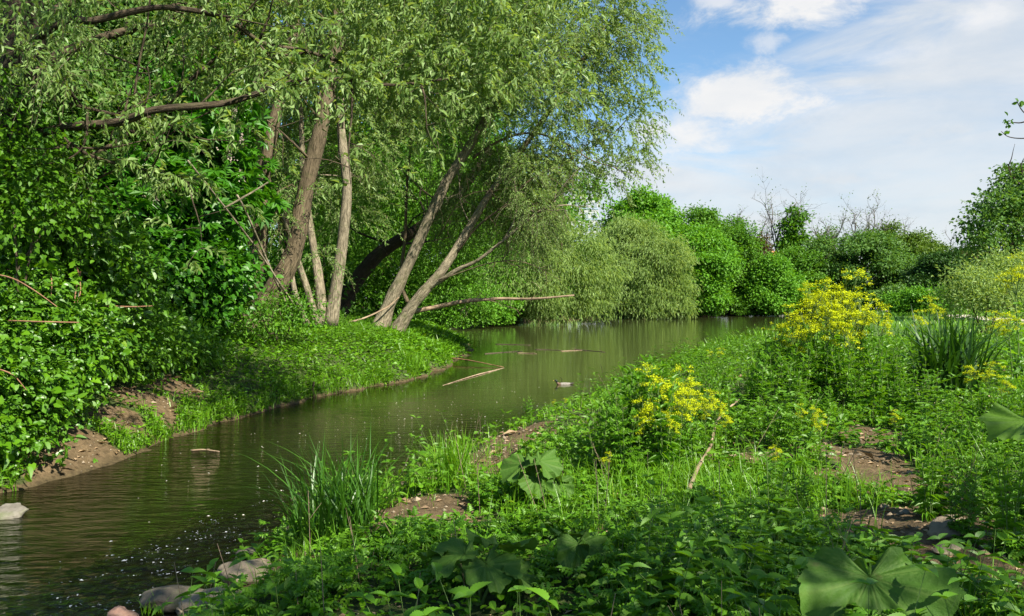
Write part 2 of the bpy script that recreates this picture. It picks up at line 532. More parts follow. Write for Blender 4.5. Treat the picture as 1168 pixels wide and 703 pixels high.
def herbs(mb, base, h, tiers, L, Wd, tpl, mat=0, stem_mat=1, stem_w=.004, lean=.15, per=2, rise=.55, topshrink=.55, flatten=0):
    """leafy stalks: tiers of opposite leaves on a slightly bent stem"""
    n = len(base)
    if n == 0: return
    h = np.broadcast_to(np.asarray(h, float), (n,))
    ld = rng.normal(size=(n, 3)) * np.array([1, 1, 0]) * lean
    tone = np.clip(rng.normal(.5, .18, n), 0, 1)
    az0 = rng.random(n) * 6.28

    def at(s):
        return base + np.stack([ld[:, 0] * h * s * s, ld[:, 1] * h * s * s, h * s], 1)
    ribbon_stems(mb, base - np.array([0, 0, .03]), at(np.full(n, .5)), stem_w, stem_mat)
    ribbon_stems(mb, at(np.full(n, .5)), at(np.ones(n)), stem_w * .6, stem_mat)
    for k in range(tiers):
        s = (k + 1) / tiers * np.ones(n) - rng.random(n) * .06 * (k < tiers - 1)
        p = at(s)
        sz = (1 - (1 - topshrink) * ((k + 1) / tiers)) * (.75 + .25 * min(1, k + .3))
        for q in range(per):
            a = az0 + k * 1.57 * (1 if per == 2 else .7) + q * 2 * math.pi / per + rng.normal(0, .25, n)
            e = rise * (.1 + 1.0 * (k + 1) / tiers) - .25 + rng.normal(0, .2, n)
            ax = np.stack([np.cos(a) * np.cos(e), np.sin(a) * np.cos(e), np.sin(e)], 1)
            sc = rng.uniform(.75, 1.2, n) * sz
            up = np.array([0, 0, 1.0]) + rng.normal(size=(n, 3)) * .22
            leaves(mb, p, ax, up, L * sc, Wd * sc, tpl, np.clip(tone + rng.normal(0, .1, n), 0, 1), mat)


def blades(mb, base, h, w, mat=0, bend=.5, seg=4, spread=.25, tone=None):
    """grass blades, each a tapering bent strip"""
    n = len(base)
    if n == 0: return
    h = np.broadcast_to(np.asarray(h, float), (n,)) * rng.uniform(.55, 1.15, n)
    a = rng.random(n) * 6.28
    d = np.stack([np.cos(a), np.sin(a), np.zeros(n)], 1)
    side = np.stack([-np.sin(a), np.cos(a), np.zeros(n)], 1)
    side = nrm(side + d * rng.normal(0, .5, (n, 1)))
    bd = np.abs(rng.normal(0, bend, n)); st = np.abs(rng.normal(0, spread, n))
    w = np.broadcast_to(np.asarray(w, float), (n,))
    rows = []
    for i in range(seg + 1):
        s = i / seg
        c = base + d * ((st * s + bd * s * s) * h)[:, None] + np.array([0, 0, 1.0]) * (h * (s - .35 * bd * s * s * s))[:, None]
        ww = (w * (1 - s ** 1.8) + .0006)[:, None] / 2
        rows += [c - side * ww, c + side * ww]
    V = np.stack(rows, 1)
    fl = []
    for i in range(seg):
        q = 2 * i
        fl += [(q, q + 1, q + 3), (q, q + 3, q + 2)]
    fl = np.array(fl)
    Fc = fl[None] + (np.arange(n) * V.shape[1])[:, None, None]
    rn = np.clip(rng.normal(.5, .2, n) if tone is None else tone, 0, 1)
    mb.add(V.reshape(-1, 3), Fc.reshape(-1, 3), mat, np.repeat(rn, len(fl)))


# ------------------------------------------------------------------ materials
def new_mat(name):
    m = bpy.data.materials.new(name); m.use_nodes = True
    tt = NT(m.node_tree); tt.n.clear()
    return m, tt


def leaf_mat(name, c0, c1, trans=.38, rough=.5, spec=.25, tcol=None, yellow=0.0, g=(1.22, 1.50, .50)):
    m, t = new_mat(name)
    r = t.attr("rnd").outputs['Fac']
    c0, c1 = [tuple(min(.9, a * b) for a, b in zip(c[:3], g)) + (1,) for c in (c0, c1)]
    col = t.mix(r, c0, c1)
    if yellow > 0:
        col = t.mix(t.math('MULTIPLY', t.sstep(r, .82, 1.0), yellow), col, (.20, .17, .03, 1))
    p = t.new('ShaderNodeBsdfPrincipled')
    t.put(col, p.inputs['Base Color']); p.inputs['Roughness'].default_value = rough; p.inputs['Specular IOR Level'].default_value = spec
    tr = t.new('ShaderNodeBsdfTranslucent')
    t.put(t.mix(1.0, col, tcol or (1.55, 1.35, .55, 1), 'MULTIPLY'), tr.inputs[0])
    mxs = t.new('ShaderNodeMixShader'); mxs.inputs[0].default_value = trans
    t.l.new(p.outputs[0], mxs.inputs[1]); t.l.new(tr.outputs[0], mxs.inputs[2])
    o = t.new('ShaderNodeOutputMaterial'); t.l.new(mxs.outputs[0], o.inputs[0])
    return m


def bark_mat(name, c0, c1, sx=14, sy=2.2, bump=.6, moss=0.0):
    m, t = new_mat(name)
    uv = t.new('ShaderNodeTexCoord').outputs['UV']
    ob = t.new('ShaderNodeTexCoord').outputs['Object']
    n1 = t.noise(t.mapping(uv, (sx, sy, 1)), 1.6, 8, .65, .6)
    n2 = t.noise(ob, 1.7, 5, .6)
    col = t.mix(t.sstep(n1, .33, .66), c0, c1)
    col = t.mix(t.math('MULTIPLY', t.sstep(n2, .5, .75), .45), col, tuple(.55 * c for c in c0[:3]) + (1,))
    if moss: col = t.mix(t.math('MULTIPLY', t.sstep(t.noise(ob, 3.1, 5, .6), .5, .68), moss), col, (.06, .075, .02, 1))
    p = t.new('ShaderNodeBsdfPrincipled')
    t.put(col, p.inputs['Base Color']); p.inputs['Roughness'].default_value = .85; p.inputs['Specular IOR Level'].default_value = .2
    b = t.new('ShaderNodeBump'); b.inputs['Strength'].default_value = min(1, bump * 1.3); b.inputs['Distance'].default_value = .06
    t.l.new(n1, b.inputs['Height']); t.l.new(b.outputs[0], p.inputs['Normal'])
    o = t.new('ShaderNodeOutputMaterial'); t.l.new(p.outputs[0], o.inputs[0])
    return m


def plain_mat(name, c0, c1=None, scale=6, rough=.8, bump=.3, dist=.02, spec=.3):
    m, t = new_mat(name)
    ob = t.new('ShaderNodeTexCoord').outputs['Object']
    n = t.noise(ob, scale, 7, .65, .2)
    p = t.new('ShaderNodeBsdfPrincipled')
    t.put(t.mix(t.sstep(n, .3, .7), c0, c1 or c0), p.inputs['Base Color'])
    p.inputs['Roughness'].default_value = rough; p.inputs['Specular IOR Level'].default_value = spec
    b = t.new('ShaderNodeBump'); b.inputs['Strength'].default_value = bump; b.inputs['Distance'].default_value = dist
    t.l.new(n, b.inputs['Height']); t.l.new(b.outputs[0], p.inputs['Normal'])
    o = t.new('ShaderNodeOutputMaterial'); t.l.new(p.outputs[0], o.inputs[0])
    return m


M = {}
M['willow'] = leaf_mat('willow_leaf', (.122, .228, .042, 1), (.290, .415, .145, 1), .45, .45, .35, g=(1, 1, 1))
M['willow_pale'] = leaf_mat('pale_willow_leaf', (.165, .275, .065, 1), (.290, .410, .140, 1), .42, .5, .25, g=(1, 1, 1))
M['bright'] = leaf_mat('bright_leaf', (.062, .148, .026, 1), (.118, .225, .052, 1), .38)
M['mid'] = leaf_mat('mid_leaf', (.042, .105, .020, 1), (.095, .175, .035, 1), .35)
M['dark'] = leaf_mat('dark_leaf', (.050, .100, .055, 1), (.095, .155, .080, 1), .38)
M['blue_dark'] = leaf_mat('blue_dark_leaf', (.020, .050, .022, 1), (.040, .080, .032, 1), .2)
M['olive'] = leaf_mat('olive_leaf', (.050, .090, .020, 1), (.095, .130, .035, 1), .3)
M['copper'] = leaf_mat('copper_leaf', (.060, .045, .018, 1), (.100, .075, .030, 1), .3, g=(1, 1, 1))
M['chestnut'] = leaf_mat('chestnut_leaf', (.025, .090, .014, 1), (.060, .150, .022, 1), .38, .4, .4)
M['hazel'] = leaf_mat('hazel_leaf', (.032, .082, .012, 1), (.080, .155, .020, 1), .40)
M['bramble'] = leaf_mat('bramble_leaf', (.035, .090, .018, 1), (.085, .165, .028, 1), .32, .38, .5)
M['cover'] = leaf_mat('cover_leaf', (.050, .125, .010, 1), (.120, .215, .020, 1), .40, .45, .35, yellow=.25)
M['nettle'] = leaf_mat('nettle_leaf', (.048, .112, .016, 1), (.098, .182, .026, 1), .38, .45, .4)
M['herb'] = leaf_mat('herb_leaf', (.060, .140, .020, 1), (.125, .220, .038, 1), .40, .45, .35)
M['grass'] = leaf_mat('grass_blade', (.060, .140, .014, 1), (.140, .235, .030, 1), .38, .4, .4, yellow=.5)
M['reed'] = leaf_mat('reed_blade', (.020, .062, .014, 1), (.050, .110, .022, 1), .32, .4, .4)
M['iris'] = leaf_mat('strap_leaf', (.014, .044, .012, 1), (.034, .078, .020, 1), .25, .4, .4)
M['flower'] = leaf_mat('yellow_petal', (.47, .55, .005, 1), (.58, .66, .012, 1), .30, .6, .2, tcol=(1.1, 1.0, .6, 1), g=(1, 1, 1))
M['candle'] = leaf_mat('white_blossom', (.34, .27, .22, 1), (.52, .44, .37, 1), .3, .6, .2, tcol=(1, 1, 1, 1), g=(1, 1, 1))
M['stem'] = plain_mat('green_stem', (.08, .14, .03, 1), (.13, .20, .05, 1), 20, .6, .1)
M['twig'] = plain_mat('twig_bark', (.055, .042, .026, 1), (.10, .08, .05, 1), 12, .8, .2)
M['bark'] = bark_mat('willow_bark', (.060, .045, .026, 1), (.18, .140, .085, 1), 14, 2.2, .8, .25)
M['bark_pale'] = bark_mat('pale_bark', (.10, .085, .055, 1), (.31, .265, .18, 1), 11, 2.5, .8, .5)
M['bark_limb'] = bark_mat('limb_bark', (.040, .030, .019, 1), (.125, .096, .060, 1), 14, 2.2, .8, .3)
M['bark_dark'] = bark_mat('dark_bark', (.022, .017, .011, 1), (.060, .046, .030, 1), 14, 2.2, .8, .35)
M['dead'] = bark_mat('dead_wood', (.17, .12, .075, 1), (.36, .27, .18, 1), 10, 2.0, .4)
M['red_wood'] = bark_mat('reddish_stick', (.20, .10, .055, 1), (.36, .20, .12, 1), 10, 3.0, .3)
M['grey_bark'] = bark_mat('grey_bark', (.10, .09, .08, 1), (.18, .165, .145, 1), 10, 3.0, .3)


def rock_mat(name, c0, c1, moss=.3):
    m, t = new_mat(name)
    ob = t.new('ShaderNodeTexCoord').outputs['Object']
    n = t.noise(ob, 5, 9, .65, .3); n2 = t.noise(ob, 28, 5, .6); n3 = t.noise(ob, 3.1, 5, .6)
    col = t.mix(t.sstep(n, .32, .68), c0, c1)
    col = t.mix(t.math('MULTIPLY', t.sstep(n2, .5, .75), .5), col, tuple(.5 * c for c in c0[:3]) + (1,))
    col = t.mix(t.math('MULTIPLY', t.sstep(n3, .52, .66), moss), col, (.07, .09, .025, 1))
    p = t.new('ShaderNodeBsdfPrincipled'); t.put(col, p.inputs['Base Color']); p.inputs['Roughness'].default_value = .8
    b = t.new('ShaderNodeBump'); b.inputs['Strength'].default_value = .7; b.inputs['Distance'].default_value = .02
    t.l.new(t.math('ADD', n, t.math('MULTIPLY', n2, .4)), b.inputs['Height']); t.l.new(b.outputs[0], p.inputs['Normal'])
    o = t.new('ShaderNodeOutputMaterial'); t.l.new(p.outputs[0], o.inputs[0])
    return m


M['sandstone'] = rock_mat('sandstone', (.15, .118, .075, 1), (.27, .215, .145, 1), .55)
M['greystone'] = rock_mat('grey_stone', (.11, .098, .075, 1), (.20, .18, .145, 1), .65)
M['darkstone'] = rock_mat('wet_stone', (.045, .038, .028, 1), (.10, .085, .06, 1), .5)
M['redstone'] = rock_mat('reddish_stone', (.24, .13, .09, 1), (.38, .24, .17, 1), .1)


def ground_mat():
    m, t = new_mat('ground_soil')
    pos = t.new('ShaderNodeNewGeometry').outputs['Position']
    d = t.attr('dirt').outputs['Fac']
    wet = t.attr('wet').outputs['Fac']
    n = t.noise(pos, 1.3, 8, .65); n2 = t.noise(pos, 14, 8, .7); n3 = t.noise(pos, 60, 4, .6)
    green = t.mix(t.sstep(n2, .35, .65), (.030, .042, .012, 1), (.055, .085, .018, 1))
    far = t.mix(t.sstep(n, .3, .7), (.05, .11, .018, 1), (.085, .15, .03, 1))
    green = t.mix(t.attr('far').outputs['Fac'], green, far)
    soil = t.mix(t.sstep(n2, .3, .7), (.060, .042, .020, 1), (.145, .102, .054, 1))
    soil = t.mix(t.math('MULTIPLY', t.sstep(n3, .58, .72), .6), soil, (.25, .19, .125, 1))
    soil = t.mix(t.math('MULTIPLY', t.sstep(n, .52, .7), .5), soil, (.075, .05, .03, 1))
    edge = t.math('ADD', d, t.math('MULTIPLY', t.math('SUBTRACT', n2, .5), .8))
    col = t.mix(t.sstep(edge, .16, .46), green, soil)
    bed = t.mix(t.sstep(n2, .3, .7), (.028, .021, .010, 1), (.095, .072, .034, 1))
    col = t.mix(wet, col, bed)
    p = t.new('ShaderNodeBsdfPrincipled'); t.put(col, p.inputs['Base Color']); p.inputs['Roughness'].default_value = .9
    p.inputs['Specular IOR Level'].default_value = .2
    b = t.new('ShaderNodeBump'); b.inputs['Strength'].default_value = .9; b.inputs['Distance'].default_value = .03
    t.l.new(t.math('ADD', n2, t.math('MULTIPLY', n3, .5)), b.inputs['Height']); t.l.new(b.outputs[0], p.inputs['Normal'])
    o = t.new('ShaderNodeOutputMaterial'); t.l.new(p.outputs[0], o.inputs[0])
    return m


def water_mat():
    m, t = new_mat('pond_water')
    pos = t.new('ShaderNodeNewGeometry').outputs['Position']
    dep = t.attr('depth').outputs['Fac']; rif = t.attr('riffle').outputs['Fac']; strm = t.attr('stream').outputs['Fac']
    n_pond = t.noise(t.mapping(pos, (.55, 1.6, 1), (0, 0, .15)), 1.7, 4, .55, .4)
    n_str = t.noise(t.mapping(pos, (1.6, 4.5, 1), (0, 0, -.45)), 1.6, 5, .55, .8)
    n_rif = t.noise(t.mapping(pos, (1, 1.6, 1), (0, 0, -.5)), 9, 6, .6, .6)
    hgt = t.math('ADD', t.math('MULTIPLY', n_pond, .007), t.math('MULTIPLY', t.math('MULTIPLY', n_str, strm), .034))
    hgt = t.math('ADD', hgt, t.math('MULTIPLY', t.math('MULTIPLY', n_rif, rif), .055))
    b = t.new('ShaderNodeBump'); b.inputs['Strength'].default_value = 1.0; b.inputs['Distance'].default_value = 1.0
    t.l.new(hgt, b.inputs['Height'])
    fr = t.new('ShaderNodeFresnel'); fr.inputs['IOR'].default_value = 1.33; t.l.new(b.outputs[0], fr.inputs['Normal'])
    gl = t.new('ShaderNodeBsdfGlossy'); gl.inputs['Roughness'].default_value = .04; gl.inputs[0].default_value = (.95, .97, .92, 1)
    t.l.new(b.outputs[0], gl.inputs['Normal'])
    tp = t.new('ShaderNodeBsdfTransparent'); tp.inputs[0].default_value = (.30, .25, .12, 1)
    df = t.new('ShaderNodeBsdfDiffuse'); df.inputs[0].default_value = (.020, .026, .005, 1)
    t.put(t.mix(strm, (.060, .070, .022, 1), (.012, .015, .004, 1)), df.inputs[0])  # pond colour lifted for pale reflections, stream colour darkened for shade
    m1 = t.new('ShaderNodeMixShader'); t.put(t.math('ADD', .10, t.math('MULTIPLY', dep, .72)), m1.inputs[0])
    t.l.new(tp.outputs[0], m1.inputs[1]); t.l.new(df.outputs[0], m1.inputs[2])
    m2 = t.new('ShaderNodeMixShader'); t.l.new(fr.outputs[0], m2.inputs[0]); t.l.new(m1.outputs[0], m2.inputs[1]); t.l.new(gl.outputs[0], m2.inputs[2])
    o = t.new('ShaderNodeOutputMaterial'); t.l.new(m2.outputs[0], o.inputs[0])
    return m


# ------------------------------------------------------------------ the setting: ground, water, paths
def axis_coords(a, b, step, lo, hi, grow=1.07):
    c = list(np.arange(a, b + 1e-6, step)); s = step
    while c[-1] < hi: s *= grow; c.append(c[-1] + s)
    s = step
    while c[0] > lo: s *= grow; c.insert(0, c[0] - s)
    return np.array(c)


def sheet(name, xs, ys, zf, mat, attrs, smooth=True):
    X, Y = np.meshgrid(xs, ys); Z = zf(X, Y)
    nx, ny = len(xs), len(ys)
    i = (np.arange(ny - 1)[:, None] * nx + np.arange(nx - 1)[None, :]).ravel()
    f = np.concatenate([np.stack([i, i + 1, i + nx + 1], 1), np.stack([i, i + nx + 1, i + nx], 1)])
    mb = MB(); mb.add(np.stack([X.ravel(), Y.ravel(), Z.ravel()], 1), f)
    return mb.build(name, mat, smooth=smooth, vattr={k: fn(X.ravel(), Y.ravel(), Z.ravel()) for k, fn in attrs.items()})


gx = axis_coords(-7.0, 6.0, .06, -900, 900); gy = axis_coords(2.5, 20, .07, -60, 1500, 1.06)
ground = sheet('ground', gx, gy, height, ground_mat(), {
    'dirt': lambda x, y, z: np.maximum(dirt(x, y), ss(.07 - z, 0, .07) * .9), 'wet': lambda x, y, z: ss(-z, -.10, .0), 'far': lambda x, y, z: ss(y, 22, 35)})
tag(ground, kind='structure')


def riffle(x, y):
    a = np.exp(-((x + 2.75 + .25 * np.sin(y * 1.3)) / .55) ** 2) * ss(y, 4.6, 5.6) * (1 - ss(y, 7.6, 9.2))
    return np.clip(a * 1.2, 0, 1)


def water_z(x, y):
    r = riffle(x, y)
    return .03 * r * (fbm(x * 5, y * 7, 4) - .5) * 2 + .012 * r * (vnoise(x * 16, y * 18) - .5)


wx = axis_coords(-6.0, 3.0, .05, -20, 45, 1.05); wy = axis_coords(5.0, 15, .05, 0.5, 116, 1.04)
water = sheet('water', wx, wy, water_z, water_mat(), {
    'depth': lambda x, y, z: ss(-height(x, y), .05, .65), 'riffle': lambda x, y, z: riffle(x, y), 'stream': lambda x, y, z: ss(19 - y, 0, 9)})
tag(water, kind='structure')


def path_strip(name, pts, w, mat, lift=.05):
    p = smooth_path(np.array(pts, float), 6)
    tn = nrm(np.gradient(p, axis=0)); sd_ = np.stack([-tn[:, 1], tn[:, 0]], 1)
    mb = MB(); n = len(p)
    zz = np.maximum(height(p[:, 0], p[:, 1]), .1) + lift
    L_, R_ = p - sd_ * w / 2, p + sd_ * w / 2
    zl, zr = zz, zz
    v = np.concatenate([np.c_[L_, zl], np.c_[R_, zr], np.c_[L_, zl - .4], np.c_[R_, zr - .4]])
    i = np.arange(n - 1)
    q = lambda a, b: np.concatenate([np.stack([a + i, b + i, b + i + 1], 1), np.stack([a + i, b + i + 1, a + i + 1], 1)])
    mb.add(v, np.concatenate([q(0, n), q(2 * n, 0), q(n, 3 * n)]))
    return tag(mb.build(name, mat), kind='structure')


M['path'] = plain_mat('pale_path', (.40, .33, .27, 1), (.52, .44, .37, 1), 3, .9, .3)
M['kerb'] = plain_mat('pale_edge', (.33, .30, .25, 1), (.46, .42, .36, 1), 3, .9, .3)
path_strip('path', [(27.5, 40), (30.5, 50), (36.5, 68), (44, 92), (50, 112), (56, 124)], 2.4, M['path'], .12)
path_strip('pond_edge', [(44.5, 112), (38, 114.2), (33.2, 109.2), (29, 104.2), (21.4, 98.2), (15, 93.2)], .6, M['kerb'], -.15)

exec_parts = True
# ------------------------------------------------------------------ trees
def pxpath(seq):
    return np.array([P(*q) for q in seq])


def lobes_px(seq):
    """px, py, depth, radius in px across, squash, depth radius in m"""
    o = []
    for px, py, Y, r, *rest in seq:
        c = P(px, py, Y); rw = r / F * Y
        rz = rw * (rest[0] if rest else 1); ry = rest[1] if len(rest) > 1 else rw
        o.append((c[0], c[1], c[2], rw, ry, rz))
    return o


def branch_out(mb, path, n, ln, r, mat, lo=.3, hi=1.0, up=.3, sub=2, sides=5, spread=1.0):
    """irregular side branches off a limb; returns the tips"""
    tips = []
    path = np.asarray(path)
    for i in range(n):
        s = rng.uniform(lo, hi) * (len(path) - 1); k = min(int(s), len(path) - 2)
        p0 = path[k] + (path[k + 1] - path[k]) * (s - k)
        tan = nrm(path[k + 1] - path[k])
        d = nrm(tan * .8 + rng.normal(size=3) * spread + np.array([0, 0, up]))
        l = ln * rng.uniform(.5, 1.2)
        q = [p0]
        for j in range(3):
            d = nrm(d + rng.normal(size=3) * .28 + np.array([0, 0, .08 * up]))
            q.append(q[-1] + d * l / 3)
        rr = r * rng.uniform(.6, 1.1)
        sm = tube(mb, q, rr, rr * .25, sides, mat, 2)
        tips.append(sm[-1])
        if sub > 0:
            tips += branch_out(mb, sm, 3, l * .5, rr * .45, mat, .25, 1.0, up, sub - 1, 4, spread)
    return tips


# ---- the big near willow at the far left
def near_willow():
    base = np.array([-7.9, 11.2, hz(-7.9, 11.2)])
    root = empty('willow_tree', base, 'big dark willow at the left edge, its long boughs reaching over the stream', 'tree')
    mb = MB()
    tr = pxpath([(-75, 430, 11.2), (-60, 330, 11.2), (-25, 240, 11.1), (5, 150, 11.0), (22, 80, 10.9), (28, 10, 10.9), (10, -90, 10.8), (-5, -200, 10.8)])
    tr[0] = base - np.array([0, 0, .2])
    tube(mb, tr, .36, .20, 14, 0, 6, .10, .35)
    mb.build('trunk', M['bark_dark'], root, True)  # the trunk's shade is put into this darker bark colour
    limb_defs = [
        ([(18, 60, 10.9), (75, 24, 10.6), (105, 25, 10.5), (150, 13, 10.5), (190, 8, 10.6), (255, 20, 10.8), (300, 48, 11.2), (345, 56, 11.6), (395, 70, 12.0), (440, 66, 12.3)], .055, .018),
        ([(20, 90, 10.9), (70, 60, 11.4), (115, 45, 11.7), (165, 30, 12.0), (215, 17, 12.3), (260, -20, 12.6)], .075, .04),
        ([(5, 165, 11.0), (60, 148, 10.6), (130, 139, 10.3), (180, 126, 10.2), (250, 119, 10.3), (290, 108, 10.4), (330, 95, 10.6), (390, 90, 10.9), (450, 96, 11.2), (520, 92, 11.6)], .068, .016),
        ([(12, 120, 10.9), (40, 105, 10.4), (72, 116, 10.3), (100, 125, 10.4), (150, 131, 10.7), (180, 135, 11.0), (217, 157, 11.2)], .032, .012),
        ([(190, 122, 11.4), (212, 98, 11.6), (235, 74, 11.7), (278, 38, 12.0)], .045, .015),
        ([(172, 137, 11.2), (130, 162, 11.0), (92, 180, 10.8), (55, 190, 10.6)], .045, .012),
        ([(-10, 210, 11.1), (30, 142, 10.6), (60, 150, 10.5), (90, 172, 10.5), (130, 187, 10.6), (190, 200, 10.8), (222, 203, 10.9)], .04, .010),
        ([(100, 127, 10.4), (97, 165, 10.3), (72, 183, 10.2), (33, 189, 10.1)], .016, .006),
        ([(150, 133, 10.7), (158, 80, 10.7), (168, 25, 10.7), (174, -30, 10.8)], .016, .010),
        ([(160, 132, 10.8), (170, 100, 10.8), (168, 75, 10.9)], .013, .006),
        ([(218, 134, 11.5), (225, 90, 11.5), (240, 20, 11.5)], .008, .005),
        ([(285, 95, 12), (340, 110, 12.3), (355, 140, 12.5)], .016, .006),
        ([(25, 40, 10.9), (70, 5, 11.5), (140, -30, 12), (240, -70, 12.5), (380, -60, 13), (480, -20, 13.2)], .07, .03),
        ([(165, 185, 11), (200, 150, 11.2), (240, 130, 11.4)], .02, .008),
        ([(120, 62, 10.6), (155, 75, 10.8), (170, 84, 11), (120, 80, 11.1)], .012, .006),
        ([(20, 45, 10.9), (45, 55, 10.3), (40, 85, 10.0), (30, 105, 9.9)], .02, .006),
    ]
    lm = MB(); cr = MB()
    starts, dirs = [], []
    for seq, r0, r1 in limb_defs:
        q = pxpath(seq) + rng.normal(0, .015, (len(seq), 3))
        s = tube(lm, q, r0, r1, 8, 0, 5, .12)
        if r0 > .03:
            tips = branch_out(lm, s, 7, 1.3, .02, 0, .35, 1, .15, 1, 4)
            for tp in tips:
                if tp[0] > -5.2: starts.append(tp); dirs.append(rdir(1)[0] * np.array([1, 1, .3]))
            for _ in range(int(26 * (1 if len(seq) > 6 else .5))):
                k = rng.integers(int(len(s) * .55), len(s))
                starts.append(s[k]); dirs.append(rdir(1)[0] * np.array([1, 1, .5]))
    lm.build('limb', M['bark_limb'], root, True)
    # hanging leafy sprays, thick towards the right end of the boughs
    n = 1050
    c = np.array([P(px, py, Y) for px, py, Y in zip(np.where(rng.random(n) < .82, np.clip(rng.normal(480, 85, n), 330, 660), rng.uniform(200, 350, n)), rng.uniform(-60, 112, n), rng.uniform(11.3, 13.8, n))])
    starts = np.vstack([np.array(starts), c]); dirs = np.vstack([np.array(dirs), rdir(n) * np.array([1, 1, .4])])
    strands(cr, starts, dirs, rng.uniform(.35, .85, len(starts)), 17, .135, .029, T_LANCE, .45, 0, 1, .004)
    # darker leaves round the trunk and above
    n = 560
    c = np.array([P(px, py, Y) for px, py, Y in zip(np.where(np.arange(n) < 150, rng.uniform(-20, 95, n), rng.uniform(-60, 260, n)), np.where(np.arange(n) < 150, rng.uniform(-20, 100, n), rng.uniform(-90, 60, n)), np.where(np.arange(n) < 150, rng.uniform(9.2, 10.4, n), rng.uniform(10.8, 13.5, n)))])
    strands(cr, c, rdir(n), rng.uniform(.3, .8, n), 15, .10, .021, T_LANCE, .6, 0, 1, .004)
    crown(cr, [(-4.6, 8.6, 8.4, 1.6, 1.5, 1.0), (-6.6, 8.4, 8.0, 1.6, 1.6, 1.2), (-3.0, 8.2, 8.8, 1.2, 1.2, .8), (-8.2, 9.0, 8.2, 1.6, 1.6, 1.3), (-5.6, 7.0, 9.2, 1.5, 1.3, .9)], 9000, 14, .28, .12, .03, T_LANCE, .6, .3)  # unseen overhead lobes, added to shade the trunk, bank and stream
    cr.build('crown', [M['willow'], M['twig']], root)


near_willow()


# ---- the tree with two stout trunks on the bank
def stout_tree():
    Y = 22.0; g = P(287, 368, Y); g[2] = hz(g[0], Y)
    root = empty('willow_tree', g, 'tree with two stout brown trunks, one upright and one leaning, on the left bank', 'tree')
    for seq, r0, r1 in (
            ([(281, 374, Y), (287, 340, Y), (293, 300, Y), (297, 250, Y), (304, 180, Y + .2), (320, 110, Y + .4), (335, 40, Y + .5), (346, -60, Y + .8)], .27, .15),
            ([(287, 374, Y - .1), (306, 342, Y - .2), (324, 312, Y - .2), (337, 280, Y - .1), (350, 210, Y), (367, 140, Y), (380, 60, Y + .3), (394, -60, Y + .5)], .37, .19)):
        mb = MB(); sc = Y / 21.0 * .78
        s = tube(mb, pxpath(seq), r0 * sc, r1 * sc, 22, 0, 9, .13, .6)
        branch_out(mb, s, 8, 2.4, .05, 0, .45, 1, .3, 1, 5)
        mb.build('trunk', M['bark'], root, True)
    cr = MB()
    lb = lobes_px([(255, 40, Y + 2.5, 75), (330, -10, Y + 2, 90), (290, 90, Y + 3, 55), (225, 90, Y + 3.5, 55), (390, 20, Y + 2.5, 60), (400, 90, Y + 3, 45), (270, -60, Y, 90)])
    c, d = lobe_points(lb, 3200, .25)
    strands(cr, c, d + np.array([0, 0, .1]), rng.uniform(.5, 1.2, len(c)), 16, .15, .048, T2, .18, 0, 1, .006)
    lb = lobes_px([(345, 225, Y - 1.0, 20, 1.6, .7), (322, 255, Y - .8, 17, 1.5, .6), (372, 300, Y - .6, 14, 1.2, .5), (310, 200, Y + 1.6, 40)])
    c, d = lobe_points(lb, 170, .1)
    strands(cr, c, d, .7, 14, .13, .03, T2, .7, 0, 1, .006)
    cr.build('crown', [M['willow'], M['twig']], root)


stout_tree()


# ---- the pale many-stemmed tree
def pale_stems():
    Y = 24.5; g = P(370, 366, Y); g[2] = hz(g[0], Y); k = Y / 23.0
    root = empty('willow_tree', g, 'slender tree of several pale stems fanning out beside the stout trunks', 'tree')
    for seq, r0, r1 in (
            ([(377, 371, Y), (386, 310, Y), (392, 262, Y), (396, 215, Y), (391, 170, Y), (388, 120, Y + .2), (392, 50, Y + .4), (388, -40, Y + .6)], .19, .09),
            ([(368, 371, Y), (365, 330, Y), (361, 300, Y + .3), (354, 260, Y + .4), (346, 200, Y + .5), (343, 130, Y + .6), (336, 60, Y + .8)], .16, .06),
            ([(362, 371, Y - .1), (352, 335, Y - .1), (342, 305, Y), (327, 262, Y - .8), (300, 210, Y - 2.4), (262, 160, Y - 4), (238, 125, Y - 4.8)], .11, .05),
            ([(350, 371, Y - .2), (337, 335, Y - .2), (332, 310, Y), (322, 285, Y + .3)], .09, .05)):
        mb = MB(); s = tube(mb, pxpath(seq), r0 * k, r1 * k, 10, 0, 6, .08, .3)
        if r0 > .15: branch_out(mb, s, 7, 2.2, .035, 0, .45, 1, .3, 1, 5)
        mb.build('trunk', M['bark_pale'], root, True)
    cr = MB()
    lb = lobes_px([(420, 150, Y + 2, 55), (350, 180, Y + 3, 55), (430, 60, Y + 2, 60), (390, 225, Y + 3, 45), (470, 110, Y + 3, 50), (300, 170, Y + 4, 50), (410, 0, Y + 1, 60), (240, 175, Y + 4.5, 45), (270, 225, Y + 5, 40)])
    c, d = lobe_points(lb, 3500, .3)
    strands(cr, c, d + np.array([0, 0, .1]), rng.uniform(.5, 1.1, len(c)), 16, .15, .048, T2, .18, 0, 1, .006)
    cr.build('crown', [M['willow'], M['twig']], root)


pale_stems()


